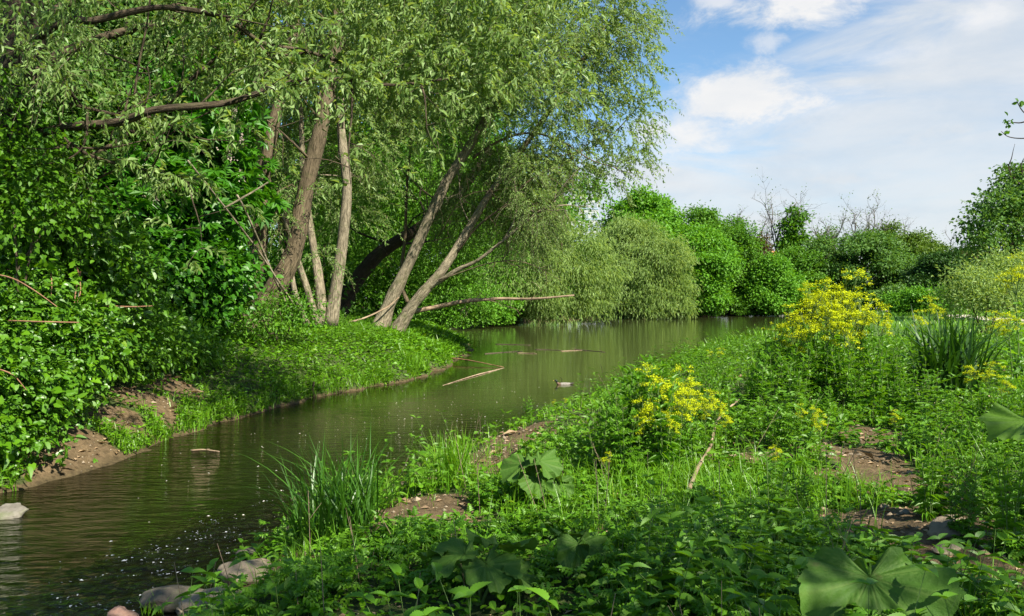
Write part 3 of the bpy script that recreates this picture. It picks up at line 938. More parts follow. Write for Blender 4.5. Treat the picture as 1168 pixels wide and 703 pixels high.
# ---- the leaning willow over the water
def leaning_willow():
    Y = 29.0; g = P(446, 371, Y); g[2] = hz(g[0], Y); k = Y / 26.0 * .70
    root = empty('willow_tree', g, 'willow with twin trunks leaning right over the pond under a huge feathery crown', 'tree')
    trunks = (
        ([(432, 376, Y), (447, 340, Y), (462, 310, Y), (481, 268, Y), (508, 210, Y), (540, 160, Y + .2), (575, 92, Y + .3), (612, 10, Y + .5), (630, -60, Y + .8)], .32, .13),
        ([(452, 378, Y - .3), (470, 350, Y - .4), (490, 325, Y - .4), (508, 303, Y - .3), (532, 265, Y), (556, 225, Y), (592, 175, Y + .2), (645, 100, Y + .4), (690, 30, Y + .6)], .27, .09),
        ([(480, 335, Y - .4), (520, 309, Y - .7), (545, 297, Y - .9), (572, 276, Y - 1.1), (604, 250, Y - 1.2), (634, 229, Y - 1.3)], .12, .022))
    paths = []
    for seq, r0, r1 in trunks:
        mb = MB(); s = tube(mb, pxpath(seq), r0 * k, r1 * k, 20, 0, 8, .12, .5 if r0 > .2 else 0)
        paths.append(s)
        branch_out(mb, s, 9, 2.2, .04, 0, .5, 1, .2, 2, 5)
        mb.build('trunk', M['bark_pale'], root, True)
    lm = MB()
    for seq, r0, r1 in (
            ([(540, 180, Y), (560, 166, Y - .2), (588, 154, Y - .5), (615, 153, Y - .6), (645, 164, Y - .7), (675, 183, Y - .8), (705, 192, Y - .8)], .07, .02),
            ([(520, 290, Y - .2), (545, 258, Y - .5), (575, 235, Y - .7), (605, 205, Y - .8), (640, 190, Y - .8)], .06, .02),
            ([(590, 178, Y), (640, 178, Y), (690, 160, Y + .2), (730, 120, Y + .4)], .05, .02),
            ([(575, 95, Y), (620, 85, Y - .3), (680, 60, Y - .4), (735, 30, Y - .4)], .06, .02),
            ([(500, 230, Y), (480, 215, Y + .5), (455, 190, Y + .8), (430, 150, Y + 1)], .05, .02),
            ([(465, 345, Y + 1), (457, 320, Y + 1.5), (462, 270, Y + 1.6), (464, 215, Y + 1.7), (470, 150, Y + 1.8)], .11, .06),
            ([(500, 270, Y - .3), (530, 225, Y - .9), (580, 215, Y - 1.2)], .025, .01),
            ([(610, 20, Y), (670, -10, Y), (740, -30, Y)], .05, .02),
            ([(500, 320, Y - .7), (560, 300, Y - 1), (600, 300, Y - 1.2), (640, 320, Y - 1.2)], .03, .01)):
        s = tube(lm, pxpath(seq), r0 * k, r1 * k, 7, 0, 5, .1)
        branch_out(lm, s, 5, 1.3, .018, 0, .3, 1, 0, 1, 4)
    lm.build('limb', M['bark'], root, True)
    cr = MB()
    lb = lobes_px([(470, 45, Y + .8, 75), (540, 30, Y + .5, 85), (610, 55, Y + .3, 75), (600, 130, Y + .6, 60), (560, -20, Y, 90), (650, 0, Y, 80), (540, 110, Y + 1.5, 55), (490, 150, Y + 2, 55), (655, 100, Y + .4, 48)])
    lb2 = lobes_px([(560, 110, Y - 1.6, 48), (520, 60, Y - 1.6, 60), (600, 60, Y - 1.5, 60), (570, 0, Y - 1.6, 70), (480, 100, Y - 1.2, 45), (630, 110, Y - 1.4, 40)])
    c, d = lobe_points(lb2, 2300, .1)
    strands(cr, c, d + np.array([0, 0, .1]), rng.uniform(.5, 1.2, len(c)), 16, .15, .048, T2, .18, 0, 1, .006)
    c, d = lobe_points(lb, 4300, .2)
    strands(cr, c, d + np.array([0, 0, .1]), rng.uniform(.5, 1.2, len(c)), 16, .15, .048, T2, .18, 0, 1, .006)
    # thin feathery right edge where the sky shows through
    lb = lobes_px([(690, 60, Y, 45), (715, 40, Y, 36), (690, 120, Y + .2, 42), (715, 150, Y, 30), (700, 195, Y, 26), (735, 70, Y, 22), (740, 125, Y, 18), (700, 5, Y, 45), (655, 160, Y, 34), (668, 200, Y, 18),
                   (730, 180, Y - .3, 16), (620, 190, Y, 40), (735, 10, Y, 16)])
    c, d = lobe_points(lb, 1250, .2)
    strands(cr, c, d * .8 + np.array([.4, 0, 0]), rng.uniform(.5, 1.1, len(c)), 13, .17, .062, T2, .5, 0, 1, .006)
    lb = lobes_px([(590, 215, Y + 1.5, 45), (545, 210, Y + 2, 40), (602, 250, Y + 1.0, 32), (600, 265, Y + 2.2, 30), (612, 238, Y - 1.6, 20), (600, 200, Y - 1.2, 26), (520, 250, Y + 3, 30), (622, 190, Y + 2, 24)])
    c, d = lobe_points(lb, 2600, .2)
    strands(cr, c, d, rng.uniform(.5, 1.0, len(c)), 15, .14, .032, T2, .65, 0, 1, .006)
    cr.build('crown', [M['willow'], M['twig']], root)


leaning_willow()


def simple_tree(name, label, base, trunks, lobes, n, per, cs, L, Wd, leafm, barkm, tpl=T2, hang=.3, group=None, inner=.5, branch=0, shell_up=.7, flat=.6, rag=.30):
    root = empty(name, base, label, 'tree' if 'tree' in name else 'shrub', group)
    mb = MB()
    for pts, r0, r1 in trunks:
        s = tube(mb, pts, r0, r1, 8, 0, 4, .08, .3)
        if branch: branch_out(mb, s, branch, np.linalg.norm(s[-1] - s[0]) * .35, r0 * .3, 0, .35, 1, .4, 1, 5)
    mb.build('trunk', barkm, root, True)
    cr = MB()
    crown(cr, lobes, n, per, cs, L, Wd, tpl, hang, inner, 0, shell_up, flat, zmin=base[2] - .1, rag=rag)
    cr.build('crown', leafm, root)
    return root


def trunk_to(base, top, wob=.15):
    base, top = np.asarray(base, float), np.asarray(top, float)
    h = np.linalg.norm(top - base)
    q = [base + (top - base) * u + rng.normal(size=3) * wob * h * .12 * (0 < u < 1) for u in (0, .3, .6, 1)]
    q[0] = q[0] - np.array([0, 0, .2])
    return np.array(q)


# ---- dark trees and undergrowth filling the left bank behind
def left_background():
    b = np.array([-10.5, 19.5, hz(-10.5, 19.5)])
    r = simple_tree('horse_chestnut_tree', 'dark horse chestnut with white blossom candles standing behind the left bank', b, [(trunk_to(b, P(165, 60, 20)), .3, .12)],
                    lobes_px([(165, 90, 19.5, 60), (120, 150, 19, 55), (200, 170, 19.5, 50), (230, 120, 20.5, 50), (150, 220, 18.5, 50), (215, 250, 19, 48), (110, 70, 19.5, 50), (180, 20, 20, 60), (250, 200, 20.5, 35), (120, 255, 17.5, 40), (180, 290, 17.8, 36)]),
                    11000, 14, .32, .30, .30, M['chestnut'], M['bark_dark'], T_PALM, .35, None, .45, 4)
    fl = MB()
    for px, py in ((128, 62), (166, 55), (121, 70), (145, 66), (242, 164), (262, 178), (115, 157), (143, 158), (54, 58), (178, 225), (165, 225), (146, 247), (110, 248), (276, 160), (275, 200), (268, 130)):
        c = P(px, py, 17.4 if py > 200 else 18.4)
        m = 24
        zz = rng.random(m)
        off = rng.normal(size=(m, 3)) * .055 * (1.15 - zz)[:, None]; off[:, 2] = zz * .24 - .12
        leaves(fl, c + off, rdir(m), rdir(m), .055, .042, T2, rng.random(m))
    fl.build('blossom', M['candle'], r)

    b = np.array([-13.5, 17, hz(-13.5, 17)])
    simple_tree('maple_tree', 'dense dark tree filling the top left corner behind the big willow', b, [(trunk_to(b, P(20, 30, 17.5)), .3, .12)],
                lobes_px([(10, 60, 16.5, 85), (60, 120, 16.5, 70), (-20, 190, 15.5, 80), (60, 20, 17.5, 70), (30, 240, 15, 55), (130, -20, 18, 70)]), 30000, 22, .34, .10, .075, M['dark'], M['bark_dark'], T_HEART, .35, None, .4, 3)
    # shrubs along the foot of the wood
    sh = [
        ('hazel_bush', 'bright leafy bush at the left edge below the big willow trunk', [(15, 140, 10.2, 45), (45, 190, 10.3, 42), (15, 235, 10.0, 48), (70, 235, 10.5, 35), (-30, 190, 10, 50)], 4200, .062, .05, 'hazel', T_HEART, (-30, 360, 10.3)),
        ('elder_bush', 'shaggy bush with larger leaves on the left slope above the bare soil path', [(70, 285, 11.6, 48), (115, 300, 12.3, 42), (30, 310, 11.0, 42), (95, 340, 12.0, 40), (140, 330, 13, 36)], 6500, .12, .065, 'bramble', T_OVAL, (90, 380, 12.2)),
        ('elder_bush', 'deep green bush between the horse chestnut and the stout trunks', [(215, 300, 18.5, 45), (250, 320, 19, 38), (180, 320, 17.5, 42), (235, 345, 18.5, 30)], 7500, .15, .10, 'chestnut', T_OVAL, (220, 372, 18.6)),
        ('dogwood_bush', 'low bush at the foot of the stout brown trunks', [(318, 352, 20.0, 22), (345, 358, 20.0, 18), (265, 362, 19.0, 22), (300, 365, 19.2, 18)], 2600, .10, .05, 'mid', T2, (320, 375, 20.2)),
        ('elder_bush', 'shady bush closing the gap under the dark arching tree', [(370, 335, 41, 36), (410, 345, 41, 30), (440, 335, 42, 30), (350, 350, 40, 28), (470, 345, 42, 26)], 9000, .2, .12, 'mid', T2, (405, 362, 41)),
        ('privet_bush', 'low leafy bush in the hollow left of the soil path', [(150, 385, 14.0, 40), (190, 395, 15, 34), (120, 405, 13, 38), (225, 400, 16, 30)], 5500, .10, .055, 'nettle', T_OVAL, (165, 415, 14.6)),
    ]
    for nm, lab, lb, n, L, Wd, mt, tp, bs in sh:
        bp = P(*bs); bp[2] = hz(bp[0], bp[1])
        lobes = lobes_px(lb)
        simple_tree(nm, lab, bp, [(trunk_to(bp, np.array(q[:3]), .4), .025, .01) for q in lobes[:5]], lobes, n, 12, .2, L, Wd, M[mt], M['twig'], tp, .3, None, .35)
    # bramble mound on the near left bank
    g = P(40, 440, 10.3); g[2] = hz(g[0], g[1])
    root = empty('bramble_thicket', g, 'thick bramble mound tumbling down the near left bank to the stream', 'bramble')
    cr = MB()
    lb = lobes_px([(20, 370, 10.4, 62), (70, 410, 10.8, 55), (10, 450, 9.9, 60), (50, 465, 10.2, 34), (95, 375, 11.4, 42), (-40, 420, 9.6, 70), (20, 505, 9.6, 34), (-30, 500, 9.2, 45)])
    crown(cr, lb, 6800, 10, .15, .085, .085, T_TRI, .35, .35)
    crown(cr, lb, 2200, 7, .12, .13, .06, T_SERR, .2, .5, 1)
    crown(cr, lb, 1500, 6, .10, .10, .085, T_HEART, .3, .6, 2)
    cr.build('foliage', [M['bramble'], M['nettle'], M['cover']], root)
    for seq in ([(-10, 312, 9.8), (15, 318, 9.7), (40, 332, 9.7), (65, 350, 9.8)], [(10, 366, 9.7), (45, 367, 9.6), (90, 368, 9.8)], [(92, 310, 11), (86, 335, 10.9), (84, 360, 10.8)], [(88, 305, 11), (92, 330, 10.9), (88, 345, 10.8)],
                [(58, 312, 10.5), (59, 325, 10.4), (58, 340, 10.4)], [(-5, 420, 9.2), (15, 428, 9.2), (30, 445, 9.3)], [(120, 349, 11.4), (150, 350, 11.6), (175, 349, 11.8)]):
        cn = MB(); tube(cn, pxpath(seq), .010, .006, 5, 0, 4); cn.build('cane', M['red_wood'], root)

    # leaning dead poles in front of the wood
    for seq, r, lab in (([(352, 372, 20.6), (320, 325, 19.6), (290, 280, 18.5), (225, 197, 16.6), (214, 183, 16.4)], .030, 'long bare pole leaning left among the stout trunks'),
                        ([(335, 366, 20.6), (310, 310, 19.6), (282, 245, 18.4), (270, 222, 18)], .035, 'short thin dead pole leaning left behind the stout trunks'),
                        ([(255, 238, 17), (290, 218, 17.4), (306, 208, 17.6)], .025, 'bare crossing twig hanging between the stout trunks')):
        q = pxpath(seq); mb = MB(); tube(mb, q, r, r * .6, 7, 0, 4, .05)
        tag(mb.build('dead_pole', M['bark_pale'], None, True), lab, 'dead branch')
    # dark arching trunk
    Y = 36.0
    root = empty('willow_tree', (P(390, 362, Y)[0], Y, hz(P(390, 362, Y)[0], Y)), 'dark arching tree in deep shade behind the pale stems', 'tree')
    mb = MB()
    s = tube(mb, pxpath([(380, 372, Y), (400, 330, Y), (432, 290, Y), (475, 262, Y), (520, 225, Y), (560, 170, Y)]), .42, .16, 10, 0, 5, .1, .3)
    branch_out(mb, s, 8, 3, .08, 0, .3, 1, .3, 1, 5)
    mb.build('trunk', M['bark_dark'], root, True)
    cr = MB()
    lb = lobes_px([(470, 210, Y + 3, 60), (420, 250, Y + 4, 55), (530, 230, Y + 4, 50), (500, 290, Y + 6, 45), (440, 310, Y + 7, 45), (400, 200, Y + 4, 50), (560, 290, Y + 9, 45), (350, 270, Y + 5, 50), (330, 330, Y + 4, 40), (520, 330, Y + 12, 35)])
    crown(cr, lb, 30000, 20, .5, .17, .08, T2, .4, .3)
    cr.build('crown', M['mid'], root)
    Yq = 47.0; bx = P(430, 350, Yq)[0]; bq_ = np.array([bx, Yq, hz(bx, Yq)])
    simple_tree('alder_tree', 'tall green tree filling the gap behind the leaning willow trunks', bq_, [(trunk_to(bq_, P(450, 120, Yq)), .3, .1)],
                lobes_px([(440, 120, Yq, 60), (500, 150, Yq, 55), (545, 190, Yq + 1, 45), (470, 210, Yq, 60), (530, 250, Yq, 45), (420, 270, Yq + 2, 60), (500, 300, Yq, 40), (400, 180, Yq, 55), (560, 240, Yq + 2, 35), (460, 60, Yq, 60), (540, 110, Yq, 50)]),
                34000, 20, .5, .26, .16, M['mid'], M['bark'], T2, .35, None, .35, 3)
    # the wood behind, one mass
    mb = MB()
    lobes = []
    for i in range(104):
        if i < 60:
            Y = rng.uniform(30, 62); X = -rng.uniform(.13, .85) * Y - 5
            if X > -9: continue
            h = rng.uniform(9, 16); z0 = hz(X, Y)
        else:
            Y = rng.uniform(74, 100); X = P(rng.uniform(300, 655), 300, Y)[0]; z0 = hz(X, Y); h = rng.uniform(17, 26) * (1 if X < P(590, 300, Y)[0] else .6)
            if z0 < .2: continue
        tube(mb, trunk_to((X, Y, z0), (X + rng.normal(), Y, z0 + h * .8)), .22, .08, 6, 1, 3)
        for _ in range(6):
            rr = rng.uniform(1.6, 3.0)
            lobes.append((X + rng.normal() * 2, Y + rng.normal() * 2, z0 + h * rng.uniform(.08, 1.0), rr, rr, rr * .9))
    nl_ = [q for q in lobes if q[1] < 66]; fl_ = [q for q in lobes if q[1] >= 66]
    crown(mb, nl_, 90000, 24, .6, .26, .16, T2, .35, .35)
    crown(mb, fl_, 80000, 24, .75, .44, .28, T2, .35, .35)
    tag(mb.build('woods', [M['mid'], M['bark_dark']]), 'dense shady wood closing the view behind the left bank', 'woods', None, 'stuff')


left_background()


# ---- trees round the far side of the pond
def far_tree(name, label, cx, top, base_py, wpx, Y, leafm, n=9000, L=.42, Wd=.26, tpl=T2, hang=.3, barkm=None, nl=17, pointed=0.0, lobes=None, group=None, cs=.55, per=22, inner=.5):
    if not lobes: wpx *= 1.25
    g = P(cx, base_py, Y); zb = max(hz(g[0], g[1]), .3)
    b = np.array([g[0], Y, zb])
    H = P(cx, top, Y)[2] - zb
    Rr = wpx / F * Y / 2
    lb = []
    if lobes:
        lb = lobes_px(lobes)
    else:
        # layered boughs: many small flattened masses on an uneven envelope
        ph = rng.random(4) * 6.28
        for i in range(nl * 4):
            u = rng.random() ** .85
            prof = (math.sin(math.pi * min(1, .20 + .74 * u)) ** .75) * (1 - pointed * u)
            a = rng.random() * 6.28
            wob = 1 + .20 * math.sin(2 * a + ph[0] + 5 * u) + .14 * math.sin(3 * a + ph[1] - 9 * u)
            rad = Rr * prof * wob * rng.uniform(.25, 1.0) ** .6
            rr = Rr * rng.uniform(.13, .27) * (1.15 - .4 * u)
            lb.append((b[0] + math.cos(a) * rad, Y + math.sin(a) * rad, zb + H * (.05 + .88 * u) + rng.normal() * .3, rr * 1.15, rr * 1.15, rr * .62))
        for i in range(7):
            dx_ = rng.uniform(-.5, .5); rr = Rr * rng.uniform(.10, .2)
            lb.append((b[0] + dx_ * Rr, Y + rng.normal() * .6, zb + H * (1.0 - .45 * abs(dx_) * (1 + pointed)) - rr * rng.uniform(.3, 1.4), rr, rr, rr * 1.1))
    tops = [np.array(q[:3]) for q in lb[::(3 if lobes else 6)]]
    return simple_tree(name, label, b, [(trunk_to(b, b + np.array([0, 0, H * .8])), max(.12, H * .018), .06)] + [(np.array([b + (0, 0, max(.4, min(H * .5, (tp[2] - zb) * .5))), (b + tp) / 2 + (0, 0, .5), tp]), .08, .03) for tp in tops],
                       lb, int(n * (4.4 if not lobes else 1.3)), per, cs * .9, L * (.72 if not lobes else 1), Wd * (.72 if not lobes else 1), leafm, barkm or M['bark'], tpl, hang, group, inner, rag=.30 if lobes else .6)


FT = 'willow_tree'
far_tree(FT, 'wide drooping willow bush hanging over the water right of the leaning trunks', 640, 228, 364, 150, 66, M['willow_pale'], 30000, .36, .075, T2, 1.3,
         lobes=[(620, 274, 66, 40), (600, 258, 66, 38), (605, 300, 64, 38), (666, 292, 67, 30), (684, 318, 68, 24), (655, 320, 66, 32), (620, 335, 64, 26), (680, 344, 68, 20), (585, 265, 66, 36), (604, 240, 68, 28), (570, 320, 63, 28), (655, 345, 66, 20), (620, 352, 65, 18), (668, 356, 67, 14), (640, 358, 65, 14)], cs=.45, per=26)
far_tree(FT, 'round pale grey green willow at the water, its foliage in two soft domes', 738, 250, 360, 110, 86, M['willow_pale'], 32000, .42, .085, T2, 1.3,
         lobes=[(722, 280, 87, 30), (752, 300, 85, 34), (735, 325, 85, 36), (768, 330, 85, 22), (714, 308, 86, 22), (755, 348, 84, 24), (715, 350, 84, 20), (735, 356, 83.5, 14), (702, 354, 85, 13), (775, 354, 84, 14), (715, 268, 88, 20)], cs=.45, per=26)
far_tree('maple_tree', 'tall bright green tree with the highest rounded top above the pale willow', 735, 222, 355, 100, 97, M['bright'], 13000, .5, .36)
far_tree('maple_tree', 'bright green tree falling in layered boughs right of the round pale willow', 795, 258, 357, 78, 95, M['bright'], 13000, .46, .34, pointed=.3)
far_tree('alder_tree', 'mid green tree with small twiggy top poking up behind the layered bright tree', 806, 238, 355, 52, 106, M['mid'], 6500, .45, .3)
far_tree('alder_tree', 'darker green tree standing left of the reddish brown tree', 832, 262, 357, 60, 102, M['mid'], 8500)
far_tree('beech_tree', 'narrow reddish brown tinged tree among the green ones across the pond', 862, 274, 357, 32, 106, M['copper'], 3500)
far_tree('alder_tree', 'small bright green pointed tree at the far shore below the brownish tree', 881, 294, 357, 46, 98, M['bright'], 6500, .4, .3, pointed=.4)
far_tree('alder_tree', 'green tree at the far shore right of the small pointed tree', 908, 285, 357, 50, 103, M['mid'], 6500)
far_tree('poplar_tree', 'slim green leafy tree rising among the bare trees', 904, 240, 330, 22, 108, M['mid'], 2300, .45, .3, lobes=[(900, 265, 108, 9), (908, 252, 108, 8), (897, 280, 108, 8), (912, 275, 108, 8), (903, 295, 108, 10), (905, 243, 108, 5)])
far_tree('lime_tree', 'broad dark green tree with wide domed crown behind the tallest yellow flowers', 985, 268, 358, 105, 104, M['dark'], 14000, .45, .32, nl=13)
far_tree('lime_tree', 'dull green tree left of the broad dark dome', 948, 288, 357, 62, 108, M['dark'], 7500)
far_tree('ash_tree', 'olive green tree with thin ragged top right of the broad dark dome', 1036, 268, 356, 58, 110, M['olive'], 7000)
far_tree('ash_tree', 'thin olive tree with sparse top left of the blue green tree', 1062, 276, 355, 36, 114, M['olive'], 3500)
far_tree('spruce_tree', 'dense dark blue green tree standing alone near the path', 1078, 286, 352, 48, 84, M['blue_dark'], 9000, .36, .22, nl=12, cs=.4, inner=.6)
far_tree('beech_tree', 'brownish copper tree behind the dark blue green tree', 1105, 286, 345, 44, 112, M['copper'], 5000)
far_tree('alder_tree', 'green tree in the gap under the dark spreading tree', 1125, 312, 350, 60, 100, M['mid'], 5500)
far_tree('alder_tree', 'rounded green tree behind the pale willow and the high rise', 712, 256, 355, 70, 108, M['mid'], 8500)
far_tree('alder_tree', 'shrubby green tree on the far shore beyond the leaning trunks', 560, 300, 366, 90, 72, M['mid'], 13000, .32, .2)
far_tree('alder_tree', 'leafy green bank tree just behind the bare fallen limb', 500, 310, 368, 80, 58, M['bright'], 13000, .26, .16)
for cx, tp, w, Y, lab in ((838, 248, 34, 112, 'airy young ash left of the narrow reddish brown tree'), (940, 262, 40, 113, 'airy ash rising left of the broad dark dome'), (1014, 256, 40, 112, 'airy ash rising at the right shoulder of the broad dark dome'),
                          (1052, 268, 34, 113, 'thin airy ash left of the blue green tree'), (780, 236, 40, 110, 'airy ash top behind the layered bright tree'), (1095, 282, 40, 112, 'airy ash right of the blue green tree')):
    H_ = w / 2
    far_tree('ash_tree', lab, cx, tp, 352, w, Y, M['olive'] if cx > 1000 else M['mid'], 2600, .34, .22, cs=.5, per=16, inner=.1,
             lobes=[(cx + rng.uniform(-.6, .6) * H_, tp + 6 + q * 7 + rng.uniform(-3, 3), Y + rng.normal(), rng.uniform(.35, .6) * H_) for q in range(9)])
for i, (px, tp, w, Y, lab) in enumerate(((570, 338, 50, 64, 'low light green bush at the waterline below the drooping willow bush'), (800, 340, 34, 94, 'low bright bush at the far waterline under the layered tree'),
                                     (845, 338, 34, 99, 'low shady bush at the far waterline left of the pointed tree'), (872, 345, 22, 98, 'tiny bright bush at the far waterline under the pointed tree'),
                                     (1050, 330, 55, 70, 'light green bush behind the strap leaved clump'))):
    far_tree('waterside_bush', lab, px, tp, 362, w, Y, M['bright'] if i != 2 else M['mid'], 3500, .3, .2, nl=5, cs=.35)
# the dark spreading tree at the right
b = np.array([P(1150, 330, 52)[0], 52, .8])
simple_tree('beech_tree', 'dark spreading tree with layered boughs at the right edge', b,
            [(pxpath([(1148, 352, 52), (1143, 318, 52), (1152, 290, 52), (1165, 250, 52), (1170, 215, 52)]), .42, .15), (pxpath([(1143, 312, 52), (1160, 300, 51), (1190, 285, 50)]), .2, .08), (pxpath([(1146, 300, 52), (1125, 285, 51), (1105, 272, 50.5)]), .12, .04)],
            lobes_px([(1165, 215, 52, 27, .6), (1140, 235, 51, 28, .5), (1120, 255, 50.5, 24, .45), (1112, 275, 50.5, 20, .4), (1150, 260, 52, 32, .5), (1185, 240, 53, 40, .6), (1135, 285, 52, 26, .4), (1175, 285, 53, 34, .45), (1155, 200, 53, 16, .6), (1190, 205, 53, 24), (1150, 300, 51, 24, .25)]),
            13000, 20, .34, .24, .17, M['dark'], M['bark_dark'], T2, .25, None, .45, 5)
b = np.array([P(1125, 400, 27)[0], 27, .8])
simple_tree('willow_bush', 'pale grey green willow bush in front of the dark spreading tree', b, [(trunk_to(b, P(x, 330, 27), .3), .04, .015) for x in (1100, 1125, 1150)],
            lobes_px([(1105, 325, 27, 26), (1130, 318, 27.5, 26), (1155, 335, 27, 30), (1120, 345, 26.5, 30), (1145, 308, 28, 18), (1085, 345, 27, 18), (1170, 315, 27.5, 26)]), 9000, 14, .2, .13, .05, M['willow_pale'], M['twig'], T2, .2, None, .3)


# bare trees
def bare_tree(label, px, top, base_py, Y, seed, lean=0.0, leaf=320):
    g = P(px, base_py, Y); zb = max(hz(g[0], Y), .4)
    b = np.array([g[0], Y, zb]); H = P(px, top, Y)[2] - zb
    root = empty('bare_tree', b, label, 'tree', 'bare trees beyond the pond')
    mb = MB()
    tp = b + np.array([lean * H, 0, H * .55])
    s = tube(mb, trunk_to(b, tp), .16, .09, 6, 0, 3)
    tips = []
    for i in range(7):
        p0 = s[int(len(s) * rng.uniform(.55, .99))]
        d = nrm(np.array([rng.normal() * .5 + lean, rng.normal() * .5, 1.0]))
        q = [p0]
        for j in range(4):
            d = nrm(d + rng.normal(size=3) * .25 + np.array([0, 0, .1])); q.append(q[-1] + d * H * .48 / 4 * rng.uniform(.8, 1.1))
        sm = tube(mb, q, .11, .05, 5, 0, 2); tips += branch_out(mb, sm, 12, H * .19, .048, 0, .3, 1, .5, 2, 3, .8)
    mb.build('trunk', M['grey_bark'], root, True)
    cr = MB(); tips = np.array(tips); k = rng.choice(len(tips), min(leaf, len(tips)))
    leaves(cr, tips[k] + rng.normal(0, .15, (len(k), 3)), rdir(len(k)), rdir(len(k)), .22, .15, T2, rng.random(len(k)))
    cr.build('crown', M['olive'], root)


bare_tree('tallest bare tree beyond the pond with fine fan shaped twigs', 886, 222, 350, 110, 1, 0.0)
bare_tree('bare tree leaning right beside the slim leafy tree', 930, 240, 350, 108, 2, .12)
bare_tree('bare tree with rounded twiggy top above the broad dark dome', 970, 236, 350, 112, 3, .05)
bare_tree('thin bare tree fading out left of the tallest bare tree', 853, 244, 350, 116, 4, -.05, 60)
bare_tree('low bare tree showing over the olive green trees', 1005, 254, 350, 118, 5, .05, 60)
bare_tree('small bare tree top above the blue green tree', 1085, 274, 350, 120, 6, .0, 60)


# the tree beyond the right edge: its twigs show at the edge and its crown shades the foreground
def shade_tree():
    b = np.array([8.6, .8, hz(8.6, .8)])
    root = empty('cherry_tree', b, 'tree just beyond the right edge whose thin twigs reach into the sky', 'tree')
    mb = MB()
    s = tube(mb, [b - (0, 0, .2), b + (-.3, .1, 2.2), b + (-.8, .4, 4.5), b + (-2, .8, 7)], .24, .1, 10, 0, 5, .08, .3)
    branch_out(mb, s, 10, 3.0, .05, 0, .4, 1, .2, 1, 5)
    Y = 8.5
    for seq in ([(1230, 150, Y), (1190, 156, Y), (1165, 158, Y), (1150, 156, Y), (1142, 150, Y)], [(1230, 120, Y), (1190, 135, Y), (1170, 130, Y), (1161, 118, Y), (1160, 112, Y)], [(1180, 135, Y), (1165, 140, Y), (1155, 140, Y), (1149, 142, Y)]):
        tube(mb, pxpath(seq), .010, .003, 5, 0, 4)
    tube(mb, [b + (-.4, .2, 3.0), b + (-1.4, 3.5, 3.3), P(1280, 130, 7.5), P(1226, 135, 8.5)], .05, .012, 6, 0, 5)
    tube(mb, [b + (-1.2, .6, 5.6), b + (-4, .9, 6.0), b + (-6.6, 1.0, 6.0), b + (-8.2, 1.3, 5.4)], .07, .015, 6, 0, 5)
    mb.build('trunk', M['bark_dark'], root, True)
    cr = MB()
    lb = [(1.9, .9, 6.7, 1.1, .8, .6), (.9, 1.6, 6.3, 1.0, .8, .6), (0, 2.2, 6.1, .9, .7, .5), (5.9, -.4, 7.6, 1.3, 1.0, 1.0), (5.0, -.5, 7.4, 1.6, 1.0, .9), (3.6, -.7, 7.3, 1.5, 1.0, .9), (2.4, -.9, 7.2, 1.3, 1.0, .8), (9.6, 1.6, 6.6, 1.2, 1.0, .8), (8.6, -1.2, 8.3, 1.8, 1.4, 1.1)]
    crown(cr, lb, 7500, 16, .30, .11, .07, T_OVAL, .3, .2)
    p = np.vstack([P(1151, 140, Y) + rng.normal(0, .03, (10, 3)), P(1163, 118, Y) + rng.normal(0, .02, (5, 3)), P(1147, 153, Y) + rng.normal(0, .015, (3, 3))])
    leaves(cr, p, rdir(len(p)), rdir(len(p)), .06, .035, T_OVAL, rng.random(len(p)))
    cr.build('crown', M['hazel'], root)


shade_tree()


# ------------------------------------------------------------------ buildings far off
def box(mb, c, s, mat=0):
    c = np.asarray(c, float); s = np.asarray(s, float) / 2
    v = np.array([(x, y, z) for x in (-1, 1) for y in (-1, 1) for z in (-1, 1)]) * s + c
    f = [(0, 1, 3), (0, 3, 2), (4, 6, 7), (4, 7, 5), (0, 4, 5), (0, 5, 1), (2, 3, 7), (2, 7, 6), (0, 2, 6), (0, 6, 4), (1, 5, 7), (1, 7, 3)]
    mb.add(v, f, mat)


M['concrete'] = plain_mat('pale_concrete', (.36, .37, .38, 1), (.43, .44, .44, 1), 1, .8, .1)
M['glass'] = plain_mat('window_glass', (.22, .26, .30, 1), (.30, .34, .38, 1), .4, .15, .0)
M['blue'] = plain_mat('blue_panel', (.27, .35, .44, 1), (.31, .39, .48, 1), 1, .6, .05)
M['tile_orange'] = plain_mat('orange_tile', (.45, .17, .06, 1), (.56, .25, .10, 1), 3, .8, .2)
M['render'] = plain_mat('pale_wall', (.60, .56, .50, 1), (.66, .62, .56, 1), 2, .85, .1)


def high_rise():
    Y = 230; x0, x1 = P(612, 240, Y)[0], P(683, 240, Y)[0]
    zt = P(650, 227, Y)[2]; cx = (x0 + x1) / 2
    root = empty('apartment_tower', (cx, Y, .5), 'pale high-rise with blue bands half hidden behind the willow crown', 'building')
    mb = MB(); box(mb, (cx, Y + 8, zt / 2), (x1 - x0, 16, zt)); mb.build('wall', M['concrete'], root)
    mb = MB(); box(mb, (cx, Y + 8, zt + .35), (x1 - x0 + .6, 16.6, .7)); mb.build('roof', M['concrete'], root)
    fl = 3.0
    for k in range(int(zt / fl)):
        z = 1.8 + k * fl
        mb = MB(); box(mb, (cx, Y - .06, z - 1.1), (x1 - x0 - .2, .1, .55)); mb.build('balcony_band', M['blue'], root)
        if z > zt - 13:
            for j in range(7):
                xw = x0 + (j + .5) * (x1 - x0) / 7
                mb = MB(); box(mb, (xw, Y - .05, z), (1.5, .12, 1.4)); mb.build('window', M['glass'], root)


high_rise()


